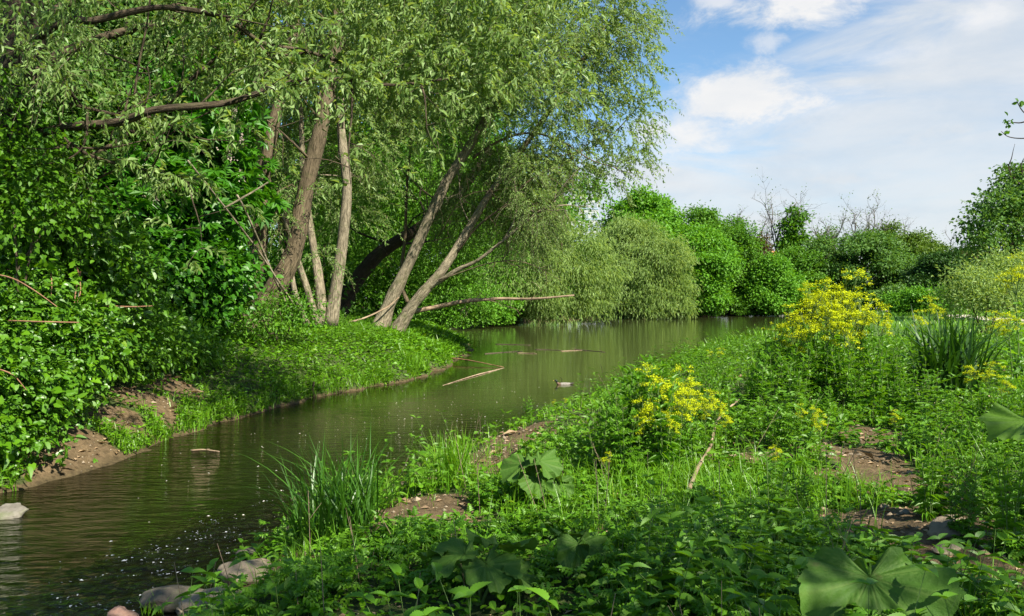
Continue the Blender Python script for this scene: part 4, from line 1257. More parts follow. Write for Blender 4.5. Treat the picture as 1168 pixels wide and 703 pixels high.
def house():
    Y = 150; c = P(919, 300, Y)
    root = empty('house', (c[0], Y, .6), 'small house with an orange tiled roof glimpsed between the bare trees', 'house')
    zr = P(919, 300, Y)[2]; w = 10
    mb = MB(); box(mb, (c[0], Y + 4, zr / 2), (w, 8, zr)); mb.build('wall', M['render'], root)
    mb = MB()
    v = np.array([(-w / 2 - .4, -.4, zr), (w / 2 + .4, -.4, zr), (w / 2 + .4, 8.4, zr), (-w / 2 - .4, 8.4, zr), (-w / 2 - .4, 4, zr + 2.4), (w / 2 + .4, 4, zr + 2.4)]) + (c[0], Y, .02)
    mb.add(v, [(0, 1, 5), (0, 5, 4), (2, 3, 4), (2, 4, 5), (1, 2, 5), (3, 0, 4), (0, 2, 1), (0, 3, 2)]); mb.build('roof', M['tile_orange'], root)
    for xo in (-2.6, 0, 2.6):
        mb = MB(); box(mb, (c[0] + xo, Y - .03, zr - 1.6), (1.1, .1, 1.4)); mb.build('window', M['glass'], root)


house()

# ------------------------------------------------------------------ branches, sticks and stones
def stick(name, label, pts, r0, r1, mat, cat='branch', twigs=0, sides=7, group=None):
    mb = MB(); s = tube(mb, pts, r0, r1, sides, 0, 5, .15)
    if twigs: branch_out(mb, s, twigs, .8 * np.linalg.norm(s[-1] - s[0]) * .25, r1 * .6, 0, .4, 1, .1, 1, 4)
    return tag(mb.build(name, mat, None, True), label, cat, group)


Yl = 29.0
stick('fallen_branch', 'bare fallen limb lying level out over the water behind the leaning trunks', pxpath([(470, 356, Yl + 1), (495, 351, Yl + 1), (530, 344, Yl + 1), (570, 341, Yl + 1), (610, 341, Yl + .6), (655, 337, Yl + .3)]), .11, .03, M['dead'], 'branch', 9)
stick('fallen_branch', 'bleached fallen stem on the bank just left of the leaning trunks', pxpath([(385, 371, Yl - 1), (412, 365, Yl - 1), (440, 352, Yl - .6), (455, 340, Yl - .3)]) + np.array([0, 0, .02]), .045, .02, M['dead'])
gw = lambda px, py, z=.0: P(px, py, (CAMZ - z) * F / (py - 340))
a, bq = gw(508, 408, .15), gw(574, 419, .02)
stick('floating_stick', 'long reddish stick slanting from the left bank into the water', [a, (a * .6 + bq * .4) + (.05, .12, .02), bq], .024, .012, M['red_wood'])
a2 = gw(505, 440, .0)
stick('floating_stick', 'half sunken pale pole in the water below the long reddish stick', [bq + (.03, -.05, -.03), (a2 + bq) / 2 + (0, 0, .012), a2 + (0, 0, .0)], .022, .012, M['dead'])
for (x0, y0, x1, y1, lab) in ((553, 404, 596, 401, 'dark floating twig nearest the bank tip'), (590, 403, 612, 404, 'short orange brown floating stick in the pond'), (610, 399, 640, 400, 'floating twig in the middle of the pond drift line'),
                              (640, 401, 664, 400, 'pale floating stick at the middle of the drift line'), (655, 399, 690, 402, 'long thin floating stick at the right end of the drift line'), (565, 393, 605, 394, 'faint floating twig farthest out in the pond')):
    a, bq = gw(x0, y0), gw(x1, y1)
    s = stick('floating_stick', lab, [a + (0, 0, .01), (a + bq) / 2 + (0, .1, .012), bq + (0, 0, .01)], .022, .012, M['dead'] if 'pale' in lab or 'orange' in lab else M['twig'], 'stick', 2, 6)
for (x, y, h, lab) in ((686, 431, .38, 'thin dark twig standing up out of the water beside the duck'), (640, 435, .10, 'tiny dark stub poking out of the water right behind the duck')):
    a = gw(x, y); stick('standing_twig', lab, [a - (0, 0, .2), a + (.02, 0, h * .5), a + (-.03, 0, h)], .012, .005, M['bark_dark'], 'twig', 0, 5)
# curved stick on the near bank
q = [G(786, 572), G(797, 550), G(810, 532), G(816, 510), G(826, 497), G(846, 482)]
q = [v + np.array([0, 0, .10 + .045 * i]) for i, v in enumerate(q)]
stick('fallen_stick', 'curved reddish stick lying by the yellow flowers on the near bank', q, .021, .012, M['dead'], 'stick', 0)
g = G(170, 432); stick('fallen_stick', 'small brown stick on the bare soil of the left bank', [g + (-.2, 0, .03), g + (.1, .1, .06), g + (.35, .1, .03)], .015, .008, M['red_wood'], 'stick')
g = gw(228, 515); stick('floating_stick', 'forked pale stick stranded in the stream by the left bank', [g + (-.12, 0, .012), g + (.05, .02, .02), g + (.3, -.05, .006)], .016, .008, M['dead'], 'stick', 3)
g = G(357, 452); stick('stake', 'short dark stake stuck in the edge of the left bank', [g - (0, 0, .1), g + (0, 0, .12), g + (.02, 0, .3)], .03, .02, M['bark_dark'], 'stake')


def stone(label, c, s, mat, rz=0.0, seed=0, flat=.6, sink=.3, name='stone'):
    bm = bmesh.new(); bmesh.ops.create_icosphere(bm, subdivisions=4, radius=1)
    r = np.random.default_rng(seed)
    pl = nrm(r.normal(size=(9, 3))); dd = r.uniform(.62, .95, 9)
    for v in bm.verts:
        p = np.array(v.co)
        for n_, d_ in zip(pl, dd):
            e = p @ n_ - d_
            if e > 0: p = p - n_ * e * .85
        k = 1 + .28 * (vnoise(p[0] * 2.2 + seed * 3, p[1] * 2.2 + p[2] * 1.7) - .5) + .11 * (vnoise(p[0] * 7 + seed, p[1] * 7 + p[2] * 5) - .5)
        v.co = Vector(p * k) * s
        v.co.z *= flat; v.co.x *= 1.25
    me = bpy.data.meshes.new(name); bm.to_mesh(me); bm.free()
    for p in me.polygons: p.use_smooth = True
    me.materials.append(mat)
    o = bpy.data.objects.new(name, me); COL.objects.link(o)
    o.location = (c[0], c[1], c[2] + s * flat * (1 - sink * 2)); o.rotation_euler = (r.normal() * .12, r.normal() * .12, rz)
    return tag(o, label, 'stone')


stone('pale flat stone beside the bare soil patch at the right', G(1082, 610), .135, M['sandstone'], .5, 3, .5)
stone('small round pale stone in front of the larger pale stone', G(1078, 632), .075, M['sandstone'], 0, 5, .6)
stone('grey slab at the water at the left edge', G(2, 590), .19, M['greystone'], .3, 8, .35)
stone('small reddish brown stone at the bottom left water edge', gw(138, 712, .05), .09, M['redstone'], 1.2, 11, 1.0)
stone('rounded mossy grey stone at the bottom edge left of the flat slab', gw(176, 724, .05), .17, M['greystone'], .2, 12, .5)
stone('dark wet boulder standing in the riffle', gw(198, 690), .20, M['darkstone'], .3, 14, .5, .25)
stone('flat pale mossy slab at the water edge by the bottom left plants', G(250, 696) + (0, 0, .03), .19, M['sandstone'], .4, 16, .35)
stone('small pale pebble wedged between the slab and the mossy stone', G(212, 702), .06, M['sandstone'], 0, 17, .7)
stone('sloping brown stone half hidden by leaves above the flat slab', G(285, 660), .19, M['sandstone'], .7, 18, .5)
stone('small dark stone at the stream edge below the reed tuft', G(285, 635), .09, M['darkstone'], .2, 19, .6)
stone('black lump poking out of the shallow water near the sprig', gw(604, 487), .10, M['darkstone'], .2, 21, .95, .2)
stone('dark stone just left of the reed tuft at the waterline', G(338, 603), .11, M['darkstone'], .9, 23, .5)
stone('small pale stone on the far end of the bare soil patch', G(1008, 580), .04, M['sandstone'], .9, 24, .6)
stone('tiny pale stone lying left on the bare soil', G(1032, 586), .035, M['greystone'], .2, 25, .6)
stone('flat pale chip of stone at the back of the soil patch', G(1095, 576), .06, M['sandstone'], .3, 26, .3)


# pebbles and litter on the bare soil
def litter():
    mb = MB()
    pts = []
    for cx, cy, rx, ry in DIRT:
        m = int(60 * rx * ry) + 12
        a = rng.random(m) * 6.28; r = np.sqrt(rng.random(m)) * 1.1
        pts.append(np.stack([cx + np.cos(a) * r * rx, cy + np.sin(a) * r * ry], 1))
    ex_ = rng.uniform(2.6, 16, 2600); pts.append(np.stack([rng.uniform(-.3, .72, 2600) * ex_, ex_], 1))
    p = np.concatenate(pts); z = height(p[:, 0], p[:, 1]); k = z > .02
    p = np.c_[p, z + .008][k]; n = len(p)
    sc = np.exp(rng.normal(-4.0, .45, n)) * np.clip(p[:, 1] / 7, .8, 2.0)
    leaves(mb, p, rdir(n) * (1, 1, .15), np.array([0, 0, 1.0]) + rng.normal(size=(n, 3)) * .3, sc * 3, sc * 1.4, T2, rng.random(n), 0)
    ic = np.array([(1, 0, 0), (-1, 0, 0), (0, 1, 0), (0, -1, 0), (0, 0, 1), (0, 0, -1)]); fc = np.array([(0, 2, 4), (2, 1, 4), (1, 3, 4), (3, 0, 4), (2, 0, 5), (1, 2, 5), (3, 1, 5), (0, 3, 5)])
    q = p[rng.choice(n, n)] + rng.normal(0, .05, (n, 3)) * (1, 1, 0)
    q[:, 2] = height(q[:, 0], q[:, 1]) + .003
    s = np.exp(rng.normal(-4.4, .4, n)) * np.clip(q[:, 1] / 7, .8, 2.0)
    V = q[:, None, :] + ic[None] * s[:, None, None] * rng.uniform(.6, 1.2, (n, 6, 1)) * (1, 1, .7)
    mb.add(V.reshape(-1, 3), (fc[None] + (np.arange(n) * 6)[:, None, None]).reshape(-1, 3), 1)
    tag(mb.build('litter', [leaf_mat('dry_leaf', (.16, .10, .05, 1), (.38, .28, .17, 1), .15, g=(1, 1, 1)), M['sandstone']]), kind='stuff')


litter()


# ------------------------------------------------------------------ ground cover
def scatter(n, x0, x1, y0, y1, minz=.06, maxdirt=.4, fn=None):
    y = rng.uniform(y0, y1, n); x = rng.uniform(x0, x1, n)
    k = (np.abs(x) < .86 * y + 1.2)
    x, y = x[k], y[k]
    z = height(x, y)
    k = (z > minz) & (dirt(x, y) < maxdirt + rng.random(len(x)) * .25)
    if fn is not None: k &= fn(x, y, z)
    return np.stack([x[k], y[k], z[k]], 1)


def near_side(x, y, z=None):
    return (x > -3.2) & ((x > -1.3) | (y > 4.3))


def patchy(x, y, sc, thr, off=0):
    return fbm(x * sc + off, y * sc + off, 3) > thr


def lowk(b):
    # growth is taller in drifts and stays low round the trodden soil and the curved stick
    x, y = b[:, 0], b[:, 1]
    k = .45 + 1.0 * ss(fbm(x * .8 + 3, y * .8, 3), .35, .65)
    for cx, cy, r in ((3.0, 5.2, 1.5), (2.7, 6.6, 1.2), (2.0, 6.4, 1.1), (-.9, 7.0, .8), (-1.85, 5.2, .8)):
        k = k * (1 - .68 * np.exp(-((x - cx) ** 2 + (y - cy) ** 2) / r ** 2))
    return k


def near_cover():
    # nettles and soft herbs close to the camera
    mb = MB()
    b = scatter(1500, -4, 5, 2.0, 4.9, fn=lambda x, y, z: near_side(x, y) & patchy(x, y, .9, .40))
    herbs(mb, b, rng.uniform(.22, .58, len(b)) * lowk(b), 5, .15, .078, T_SERR, 0, 1, .004, .2)
    b = scatter(2600, -3.2, 7, 4.6, 9.5, fn=lambda x, y, z: near_side(x, y) & patchy(x, y, .8, .46))
    herbs(mb, b, rng.uniform(.16, .55, len(b)) * lowk(b), 5, .125, .062, T_SERR, 0, 1, .004, .2)
    b = scatter(2600, -2, 16, 9.0, 24, fn=lambda x, y, z: near_side(x, y) & patchy(x, y, .6, .42))
    herbs(mb, b, rng.uniform(.2, .6, len(b)), 5, .15, .06, T2, 0, 1, .005, .2)
    tag(mb.build('nettles_undergrowth', [M['nettle'], M['stem']]), kind='stuff')
    # feathery divided herbs
    mb = MB()
    b = scatter(1100, -4, 5, 2.0, 5.5, fn=lambda x, y, z: near_side(x, y) & patchy(x, y, .9, .44, 30))
    herbs(mb, b, rng.uniform(.14, .42, len(b)) * lowk(b), 4, .20, .19, T_PINN, 0, 1, .003, .3)
    b = scatter(2200, -3, 8, 5.0, 11, fn=lambda x, y, z: near_side(x, y) & patchy(x, y, .8, .46, 30))
    herbs(mb, b, rng.uniform(.14, .42, len(b)) * lowk(b), 3, .19, .17, T_PINN, 0, 1, .003, .3)
    tag(mb.build('feathery_undergrowth', [M['herb'], M['stem']]), kind='stuff')
    # low creeping leaves everywhere
    mb = MB()
    b = scatter(15000, -4, 6, 2.2, 7.5, maxdirt=.35, fn=near_side)
    n = len(b); a = rng.random(n) * 6.28
    ax = np.stack([np.cos(a), np.sin(a), rng.normal(.25, .25, n)], 1)
    leaves(mb, b + np.c_[rng.normal(0, .02, (n, 2)), rng.uniform(.02, .14, n)], ax, np.array([0, 0, 1.0]) + rng.normal(size=(n, 3)) * .3, rng.uniform(.035, .075, n), rng.uniform(.02, .05, n), T_OVAL, np.clip(rng.normal(.5, .2, n), 0, 1))
    b = scatter(26000, -2.6, 18, 7.5, 26, maxdirt=.4, fn=near_side)
    n = len(b); a = rng.random(n) * 6.28
    ax = np.stack([np.cos(a), np.sin(a), rng.normal(.3, .3, n)], 1)
    leaves(mb, b + np.c_[rng.normal(0, .02, (n, 2)), rng.uniform(.02, .2, n)], ax, np.array([0, 0, 1.0]) + rng.normal(size=(n, 3)) * .3, rng.uniform(.07, .14, n), rng.uniform(.04, .08, n), T2, np.clip(rng.normal(.5, .2, n), 0, 1))
    tag(mb.build('creeping_undergrowth', [M['cover'], M['stem']]), kind='stuff')
    # grass
    mb = MB()
    b = scatter(17000, -4, 6, 2.2, 8, maxdirt=.5, fn=lambda x, y, z: near_side(x, y) & patchy(x, y, 1.1, .44, 60))
    blades(mb, b, .32, .007, 0, .55)
    b = scatter(22000, -2.6, 14, 7, 26, maxdirt=.55, fn=lambda x, y, z: near_side(x, y) & patchy(x, y, .8, .40, 60))
    blades(mb, b, .26, .010, 0, .5, 3)
    b = scatter(2600, -2.6, 4, 6.2, 13, minz=.03, maxdirt=1.1, fn=lambda x, y, z: near_side(x, y) & (x < .24 * y - 1.6) & (rng.random(len(x)) < .5))
    blades(mb, b, .10, .008, 0, .5, 3)
    # longer pale grass in front of the yellow flowers
    for px, py, m, h in ((790, 520, 220, .42), (740, 530, 160, .40), (830, 480, 120, .35), (700, 540, 110, .35), (860, 620, 60, .3), (900, 600, 60, .3), (1150, 560, 90, .5), (560, 520, 60, .2), (640, 500, 60, .25), (760, 560, 120, .3), (940, 430, 120, .3)):
        c = G(px, py); p = np.c_[rng.normal(c[0], .22, m), rng.normal(c[1], .30, m)]
        blades(mb, np.c_[p, height(p[:, 0], p[:, 1])], h, .007, 0, .45)
    tag(mb.build('grass', M['grass']), kind='stuff')
    # last year's dry stalks standing among the green
    mb = MB()
    b = scatter(420, -3, 9, 2.6, 13, fn=near_side)
    n = len(b); h = rng.uniform(.2, .6, n)
    top = b + np.c_[rng.normal(0, .22, (n, 2)) * h[:, None], h]
    ribbon_stems(mb, b, top, .0035, 0); q = rng.choice(n, n // 2)
    ribbon_stems(mb, (b[q] + 2 * top[q]) / 3, top[q] + rng.normal(0, .06, (len(q), 3)), .002, 0)
    tag(mb.build('dry_grass', M['dead']), kind='stuff')


near_cover()


def left_cover():
    lf = lambda x, y, z=None: x < -1.2 - 0 * y
    mb = MB()
    b = scatter(60000, -12, -1.2, 9, 42, minz=.035, maxdirt=.3, fn=lf)
    n = len(b); a = rng.random(n) * 6.28
    ax = np.stack([np.cos(a), np.sin(a), rng.normal(.3, .35, n)], 1)
    k = np.clip(b[:, 1] / 14, .8, 2.2)
    leaves(mb, b + np.c_[rng.normal(0, .03, (n, 2)), rng.uniform(.01, .16, n) * ss(b[:, 2], .0, .3)], ax, np.array([0, 0, 1.0]) + rng.normal(size=(n, 3)) * .4, rng.uniform(.06, .11, n) * k, rng.uniform(.035, .06, n) * k, T2, np.clip(rng.normal(.5, .2, n), 0, 1))
    tag(mb.build('creeping_undergrowth', M['cover']), kind='stuff')
    mb = MB()
    b = scatter(5200, -12, -1.4, 9, 34, minz=.35, maxdirt=.3, fn=lambda x, y, z: lf(x, y) & patchy(x, y, .5, .42, 9))
    herbs(mb, b, rng.uniform(.15, .45, len(b)) * (.55 + .45 * ss(b[:, 2], .5, 1.2)), 4, .16, .075, T2, 0, 1, .005, .25)
    tag(mb.build('nettles_undergrowth', [M['nettle'], M['stem']]), kind='stuff')
    mb = MB()
    b = scatter(12000, -12, -1.3, 9, 38, minz=.03, maxdirt=.7, fn=lambda x, y, z: lf(x, y) & patchy(x, y, .7, .45, 77))
    blades(mb, b, .22, .014, 0, .5, 3)
    tag(mb.build('grass', M['grass']), kind='stuff')
    # overhanging fringe along the water's edge
    mb = MB()
    ed = SHORE[(SHORE[:, 0] < -1.5) & (SHORE[:, 1] > 8) & (SHORE[:, 1] < 42)][:, :2]
    sg = rng.integers(0, len(ed) - 1, 9000); uu = rng.random(9000)[:, None]
    p = ed[sg] * (1 - uu) + ed[sg + 1] * uu; p = p + np.c_[-np.abs(rng.normal(0, .35, 9000)), rng.normal(0, .3, 9000)]
    z = height(p[:, 0], p[:, 1]); kk = (dirt(p[:, 0], p[:, 1]) < .3) & (z > -.01) & (z < .6) & (fbm(p[:, 0] * 1.1, p[:, 1] * .8, 3) > .44) & (np.linalg.norm(np.diff(ed, axis=0), axis=1)[sg] > .1)
    b = np.c_[p, z][kk]
    blades(mb, b, .24, .014, 0, .8, 4)
    tag(mb.build('fringe_grass', M['grass']), kind='stuff')
    mb = MB()
    herbs(mb, b[::9], rng.uniform(.1, .3, len(b[::9])), 3, .14, .07, T2, 0, 1, .004, .4)
    tag(mb.build('fringe_undergrowth', [M['cover'], M['stem']]), kind='stuff')
    # far banks
    mb = MB()
    y = rng.uniform(24, 125, 26000); x = rng.uniform(-.35, 1.0, 26000) * y
    z = height(x, y); k = (z > .25)
    p = np.stack([x, y, z], 1)[k]; n = len(p)
    blades(mb, p, .45, .05, 0, .4, 2)
    tag(mb.build('meadow_grass', M['grass']), kind='stuff')


left_cover()

# ------------------------------------------------------------------ single plants
def burdock(label, c, leaves_def, mat, name='butterbur', group=None):
    """leaves_def: size, azimuth (deg) the leaf points to, tilt (deg), stalk height, offset"""
    root = empty(name, c, label, 'plant', group)
    for size, azd, tilt, sh, off in leaves_def:
        nt, nr = 132, 15
        th = np.linspace(-math.pi * .94, math.pi * .94, nt)
        R = size * (.62 + .30 * np.cos(th) + .16 * np.abs(np.sin(th)) ** 2 - .14 * np.exp(-((np.abs(th) - math.pi * .94) / .35) ** 2))
        R = R * (1 + .05 * np.sin(th * 7.3 + size * 9) + .028 * np.sin(th * 17) + .018 * np.sin(th * 37)) * (1 + .07 * np.sin(th * 3.1 + azd))
        u = np.linspace(0, 1, nr)
        vth = np.array([0, .55, -.55, 1.1, -1.1, 1.7, -1.7, 2.4, -2.4])
        vd = np.min(np.abs(th[:, None] - vth[None]), 1)
        vein = np.exp(-(vd / .035) ** 2)[:, None] * (1 - u[None] * .6)
        # second order veins
        frac = np.abs(((u[None] * 7 + vd[:, None] * 5) % 1) - .5)
        vein = np.maximum(vein, .5 * np.exp(-(frac / .07) ** 2) * (u[None] < .97))
        x = R[:, None] * u[None] * np.cos(th)[:, None]; y = R[:, None] * u[None] * np.sin(th)[:, None]
        rr = np.hypot(x, y)
        z = size * (.22 * (np.abs(y) / size) ** 1.3 - .20 * (np.maximum(x, 0) / size) ** 2) + .075 * size * np.sin(th * 7 + azd)[:, None] * u[None] ** 2 + .03 * size * np.sin(th * 19 + azd)[:, None] * u[None] ** 3 - .03 * size * vein + .05 * size * np.cos(vd[:, None] * 11) * u[None]
        v = np.stack([x, y, z], -1).reshape(-1, 3)
        i = (np.arange(nt - 1)[:, None] * nr + np.arange(nr - 1)[None]).ravel()
        f = np.concatenate([np.stack([i, i + nr, i + nr + 1], 1), np.stack([i, i + nr + 1, i + 1], 1)])
        Mx = Matrix.Rotation(math.radians(azd), 3, 'Z') @ Matrix.Rotation(math.radians(tilt), 3, 'Y')
        v = v @ np.array(Mx).T
        att = np.asarray(c) + np.array([off[0], off[1], sh])
        mb = MB(); mb.add(v + att, f, 0, rng.uniform(.2, .8))
        o = mb.build('leaf', mat, root, True, {'vein': vein.reshape(-1)})
        st = MB(); tube(st, [np.asarray(c) - (0, 0, .05), np.asarray(c) + (off[0] * .4, off[1] * .4, sh * .6), att - (0, 0, .004)], .012, .007, 6, 0, 4)
        st.build('stalk', M['stem'], root, True)
    return root


def vein_mat(name, c0, c1, veinc, trans=.3):
    m, t = new_mat(name)
    pos = t.new('ShaderNodeTexCoord').outputs['Object']
    n = t.noise(pos, 6, 6, .6); n2 = t.noise(pos, 45, 4, .6)
    col = t.mix(n, c0, c1)
    col = t.mix(t.math('MULTIPLY', t.attr('vein').outputs['Fac'], .85), col, veinc)
    col = t.mix(t.math('MULTIPLY', t.sstep(t.noise(pos, 13, 5, .6), .62, .75), .4), col, (.10, .09, .03, 1))
    p = t.new('ShaderNodeBsdfPrincipled'); t.put(col, p.inputs['Base Color']); p.inputs['Roughness'].default_value = .6; p.inputs['Specular IOR Level'].default_value = .2
    b = t.new('ShaderNodeBump'); b.inputs['Strength'].default_value = .5; b.inputs['Distance'].default_value = .01
    t.l.new(n2, b.inputs['Height']); t.l.new(b.outputs[0], p.inputs['Normal'])
    tr = t.new('ShaderNodeBsdfTranslucent'); t.put(t.mix(1.0, col, (1.5, 1.3, .5, 1), 'MULTIPLY'), tr.inputs[0])
    ms = t.new('ShaderNodeMixShader'); ms.inputs[0].default_value = trans
    t.l.new(p.outputs[0], ms.inputs[1]); t.l.new(tr.outputs[0], ms.inputs[2])
    o = t.new('ShaderNodeOutputMaterial'); t.l.new(ms.outputs[0], o.inputs[0])
    return m


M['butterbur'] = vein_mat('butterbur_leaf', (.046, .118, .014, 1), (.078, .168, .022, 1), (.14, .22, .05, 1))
M['butterbur_light'] = vein_mat('light_butterbur_leaf', (.085, .190, .018, 1), (.140, .270, .030, 1), (.16, .25, .08, 1), .4)  # paler copy of the butterbur leaf, sunlit look put into the colour
Yb = 3.3
c = P(992, 664, Yb); gz = hz(c[0], c[1])
burdock('huge dull green leaf in the shade at the bottom right', (c[0], c[1], gz), [(.36, 262, 34, c[2] - gz + .02, (0, .0)), (.22, 165, 24, c[2] - gz - .10, (-.10, .02))], M['butterbur'])
c = P(1172, 480, 4.6); gz = hz(c[0], c[1])
burdock('broad sunlit leaf spread flat at the right edge above the herbs', (c[0], c[1], gz), [(.27, 195, 14, c[2] - gz, (0, 0)), (.22, 300, 12, c[2] - gz - .12, (.1, -.05))], M['butterbur_light'])
g = G(605, 575)
burdock('cluster of broad grey green leaves in the middle of the near bank', g, [(.27, 200, 28, .34, (-.05, 0)), (.25, 330, 30, .36, (.08, .03)), (.20, 265, 35, .24, (.05, -.1)), (.2, 80, 20, .3, (0, .1)), (.17, 20, 25, .22, (.2, -.02)), (.18, 290, 40, .2, (.22, -.1))], M['butterbur'])
g = G(545, 690, 3.0)
burdock('low cluster of large shaded leaves at the bottom centre', g, [(.24, 200, 18, .30, (-.08, .0)), (.22, 300, 25, .26, (.05, -.05)), (.26, 60, 14, .32, (.1, .12)), (.2, 350, 30, .2, (.2, 0)), (.18, 140, 15, .28, (-.2, .1))], M['butterbur'])
g = G(660, 668, 3.0)
burdock('pair of drooping grey leaves right of the bottom centre cluster', g, [(.20, 280, 42, .26, (0, 0)), (.19, 340, 38, .24, (.08, .03)), (.16, 90, 18, .3, (-.05, .06))], M['butterbur'])
g = G(700, 500)
burdock('small broad leaves low under the left side of the nearer yellow flowers', g, [(.15, 250, 35, .2, (0, 0)), (.14, 320, 30, .22, (.08, 0)), (.13, 200, 30, .18, (-.1, 0))], M['butterbur_light'])


def tuft(name, label, c, n, h, w, rad, mat, bend=.35, spread=.22, seg=6):
    mb = MB(); a = rng.random(n) * 6.28; r = np.sqrt(rng.random(n)) * rad
    p = np.stack([c[0] + np.cos(a) * r, c[1] + np.sin(a) * r, np.zeros(n)], 1); p[:, 2] = height(p[:, 0], p[:, 1]) - .02
    p[:, 2] = np.maximum(p[:, 2], c[2] - .12)
    blades(mb, p, h, w, 0, bend, seg, spread)
    o = mb.build(name, mat); return tag(o, label, 'grass')


g = G(385, 610); tuft('reed_tuft', 'tall dark green reed tuft on the near bank at the water edge', g, 250, .80, .018, .33, M['reed'], .42, .30)
g = G(516, 552); tuft('grass_tuft', 'bright sunlit grass tuft on the bare shore', g, 300, .52, .011, .19, M['grass'], .35, .3)
g = G(345, 640); tuft('grass_tuft', 'small light green tuft among the stones below the reed tuft', g, 60, .2, .008, .10, M['grass'], .4, .3)
g = G(175, 700); tuft('grass_tuft', 'wisp of grass growing on the mossy bottom stone', g + (0, 0, .12), 26, .16, .005, .08, M['grass'], .3, .3)
g = G(545, 455, 10); tuft('grass_tuft', 'fresh grass tuft on the point of the left bank', G(470, 420), 160, .5, .02, .45, M['grass'], .4, .3)
g = G(1085, 455)
tuft('iris_clump', 'dark clump of upright strap leaves right of the tall yellow flowers', g, 210, 1.32, .058, .38, M['iris'], .36, .20, 7)
tuft('iris_clump', 'dark strap leaved clump at the right edge', G(1172, 440) + (.1, 0, 0), 70, 1.05, .04, .28, M['iris'], .4, .22, 7)


# yellow-flowered plants: three different plants, then copies
def yellow_plant(label, group, h, seed, nb=9, fl=1.0):
    root = empty('yellow_flowered_plant', (0, 0, 0), label, 'plant', group)
    st, lf, fw = MB(), MB(), MB()
    main = tube(st, [(0, 0, -.05), (.02 * h, 0, h * .4), (.01, .03 * h, h * .75), (.03 * h, .02 * h, h)], .009, .004, 5, 0, 4)
    tips = [main[-1]]
    for i in range(nb):
        u = rng.uniform(.62, .95); p0 = main[int(u * (len(main) - 1))]
        a = i * 2.4 + rng.random(); L = h * rng.uniform(.15, .34) * (1.25 - .5 * u)
        d = np.array([math.cos(a) * .55, math.sin(a) * .55, 1.0])
        q = [p0, p0 + d * L * .5, p0 + d * L * np.array([.85, .85, 1.0])]
        s = tube(st, q, .005, .002, 4, 0, 3); tips.append(s[-1])
        for _ in range(2):
            d2 = nrm(d + rng.normal(size=3) * .5); e = s[len(s) // 2] + d2 * L * .55
            tube(st, [s[len(s) // 2], (s[len(s) // 2] + e) / 2, e], .003, .0015, 4, 0, 2); tips.append(e)
    st.build('stem', M['stem'], root)
    for i in range(16):
        u = .06 + .68 * (i / 16) ** 1.0; p0 = main[int(u * (len(main) - 1))]
        a = i * 2.4; e = rng.uniform(-.1, .5)
        sz = h * (.24 - .17 * u) * rng.uniform(.8, 1.2)
        leaves(lf, p0[None], np.array([[math.cos(a) * math.cos(e), math.sin(a) * math.cos(e), math.sin(e)]]), np.array([[0, 0, 1.0]]), sz, sz * .8, T_PINN if i % 2 else T_LANCE, rng.random(1)) if i % 2 else \
            leaves(lf, p0[None], np.array([[math.cos(a) * math.cos(e), math.sin(a) * math.cos(e), math.sin(e)]]), np.array([[0, 0, 1.0]]), sz, sz * .27, T_OVAL, rng.random(1))
    lf.build('foliage', M['herb'], root)
    for tp in tips:
        m = int(rng.integers(16, 34) * fl)
        off = rng.normal(size=(m, 3)) * np.array([.022, .022, .012]) * (h ** .5)
        leaves(fw, tp + off, rdir(m) * (1, 1, .4), np.array([0, 0, 1.0]) + rng.normal(size=(m, 3)) * .4, rng.uniform(.017, .028, m), rng.uniform(.014, .022, m), T2, rng.random(m))
    fw.build('blossom', M['flower'], root)
    return root


L1 = 'tall yellow flowered stalk in the thick clump by the pond'
L2 = 'yellow flowered stalk in the nearer clump beside the curved stick'
protos = [yellow_plant(L1, 'yellow flowers in the tall clump', h, i, nb, 1.0) for i, (h, nb) in enumerate(((1.25, 12), (1.1, 10), (1.35, 13)))]
used = set()


def place(protos, i, loc, rz, sc, label, group):
    p = protos[i % len(protos)]
    if id(p) not in used:
        used.add(id(p)); p.location = loc; p.rotation_euler = (0, 0, rz); p.scale = (sc, sc, sc); p["label"] = label; p["group"] = group
        return p
    return copy_tree(p, loc, rz, sc, label, group)


k = 0


def plant_at(px, top_py, Y, H0, label, group, ps):
    """a plant whose top shows at px, top_py at depth Y; H0 the natural height"""
    global k
    tp = P(px, top_py, Y); z = hz(tp[0], tp[1])
    sc = max(.3, (tp[2] - z)) / H0 * (.9 if ps is protos else 1)
    place(ps, k, (tp[0], tp[1], z), rng.random() * 6.28, sc, label, group); k += 1


for px, py, Y in ((900, 345, 11.6), (915, 338, 11.8), (928, 328, 11.7), (940, 322, 11.8), (952, 320, 11.9), (962, 322, 11.7), (972, 328, 11.9), (982, 338, 11.8), (990, 348, 11.7), (920, 352, 11.2), (940, 342, 11.1), (955, 345, 11.2), (970, 350, 11.0),
                  (905, 360, 11.3), (933, 336, 12.2), (948, 330, 12.3), (885, 352, 12.0), (1000, 356, 11.6), (946, 325, 11.5)):
    plant_at(px + rng.normal() * 2, py + rng.normal() * 3, Y, 1.35, L1, 'yellow flowers in the tall clump', protos)
for px, py, Y in ((735, 438, 7.9), (748, 430, 8.0), (760, 426, 8.1), (772, 424, 8.1), (785, 428, 8.2), (796, 436, 8.0), (806, 444, 8.2), (815, 455, 8.0), (742, 452, 7.7), (775, 442, 7.6), (790, 452, 7.7), (828, 470, 8.1), (730, 466, 7.6), (765, 470, 7.5)):
    plant_at(px, py + rng.normal() * 4, Y, 1.35, L2, 'yellow flowers in the nearer clump', protos)
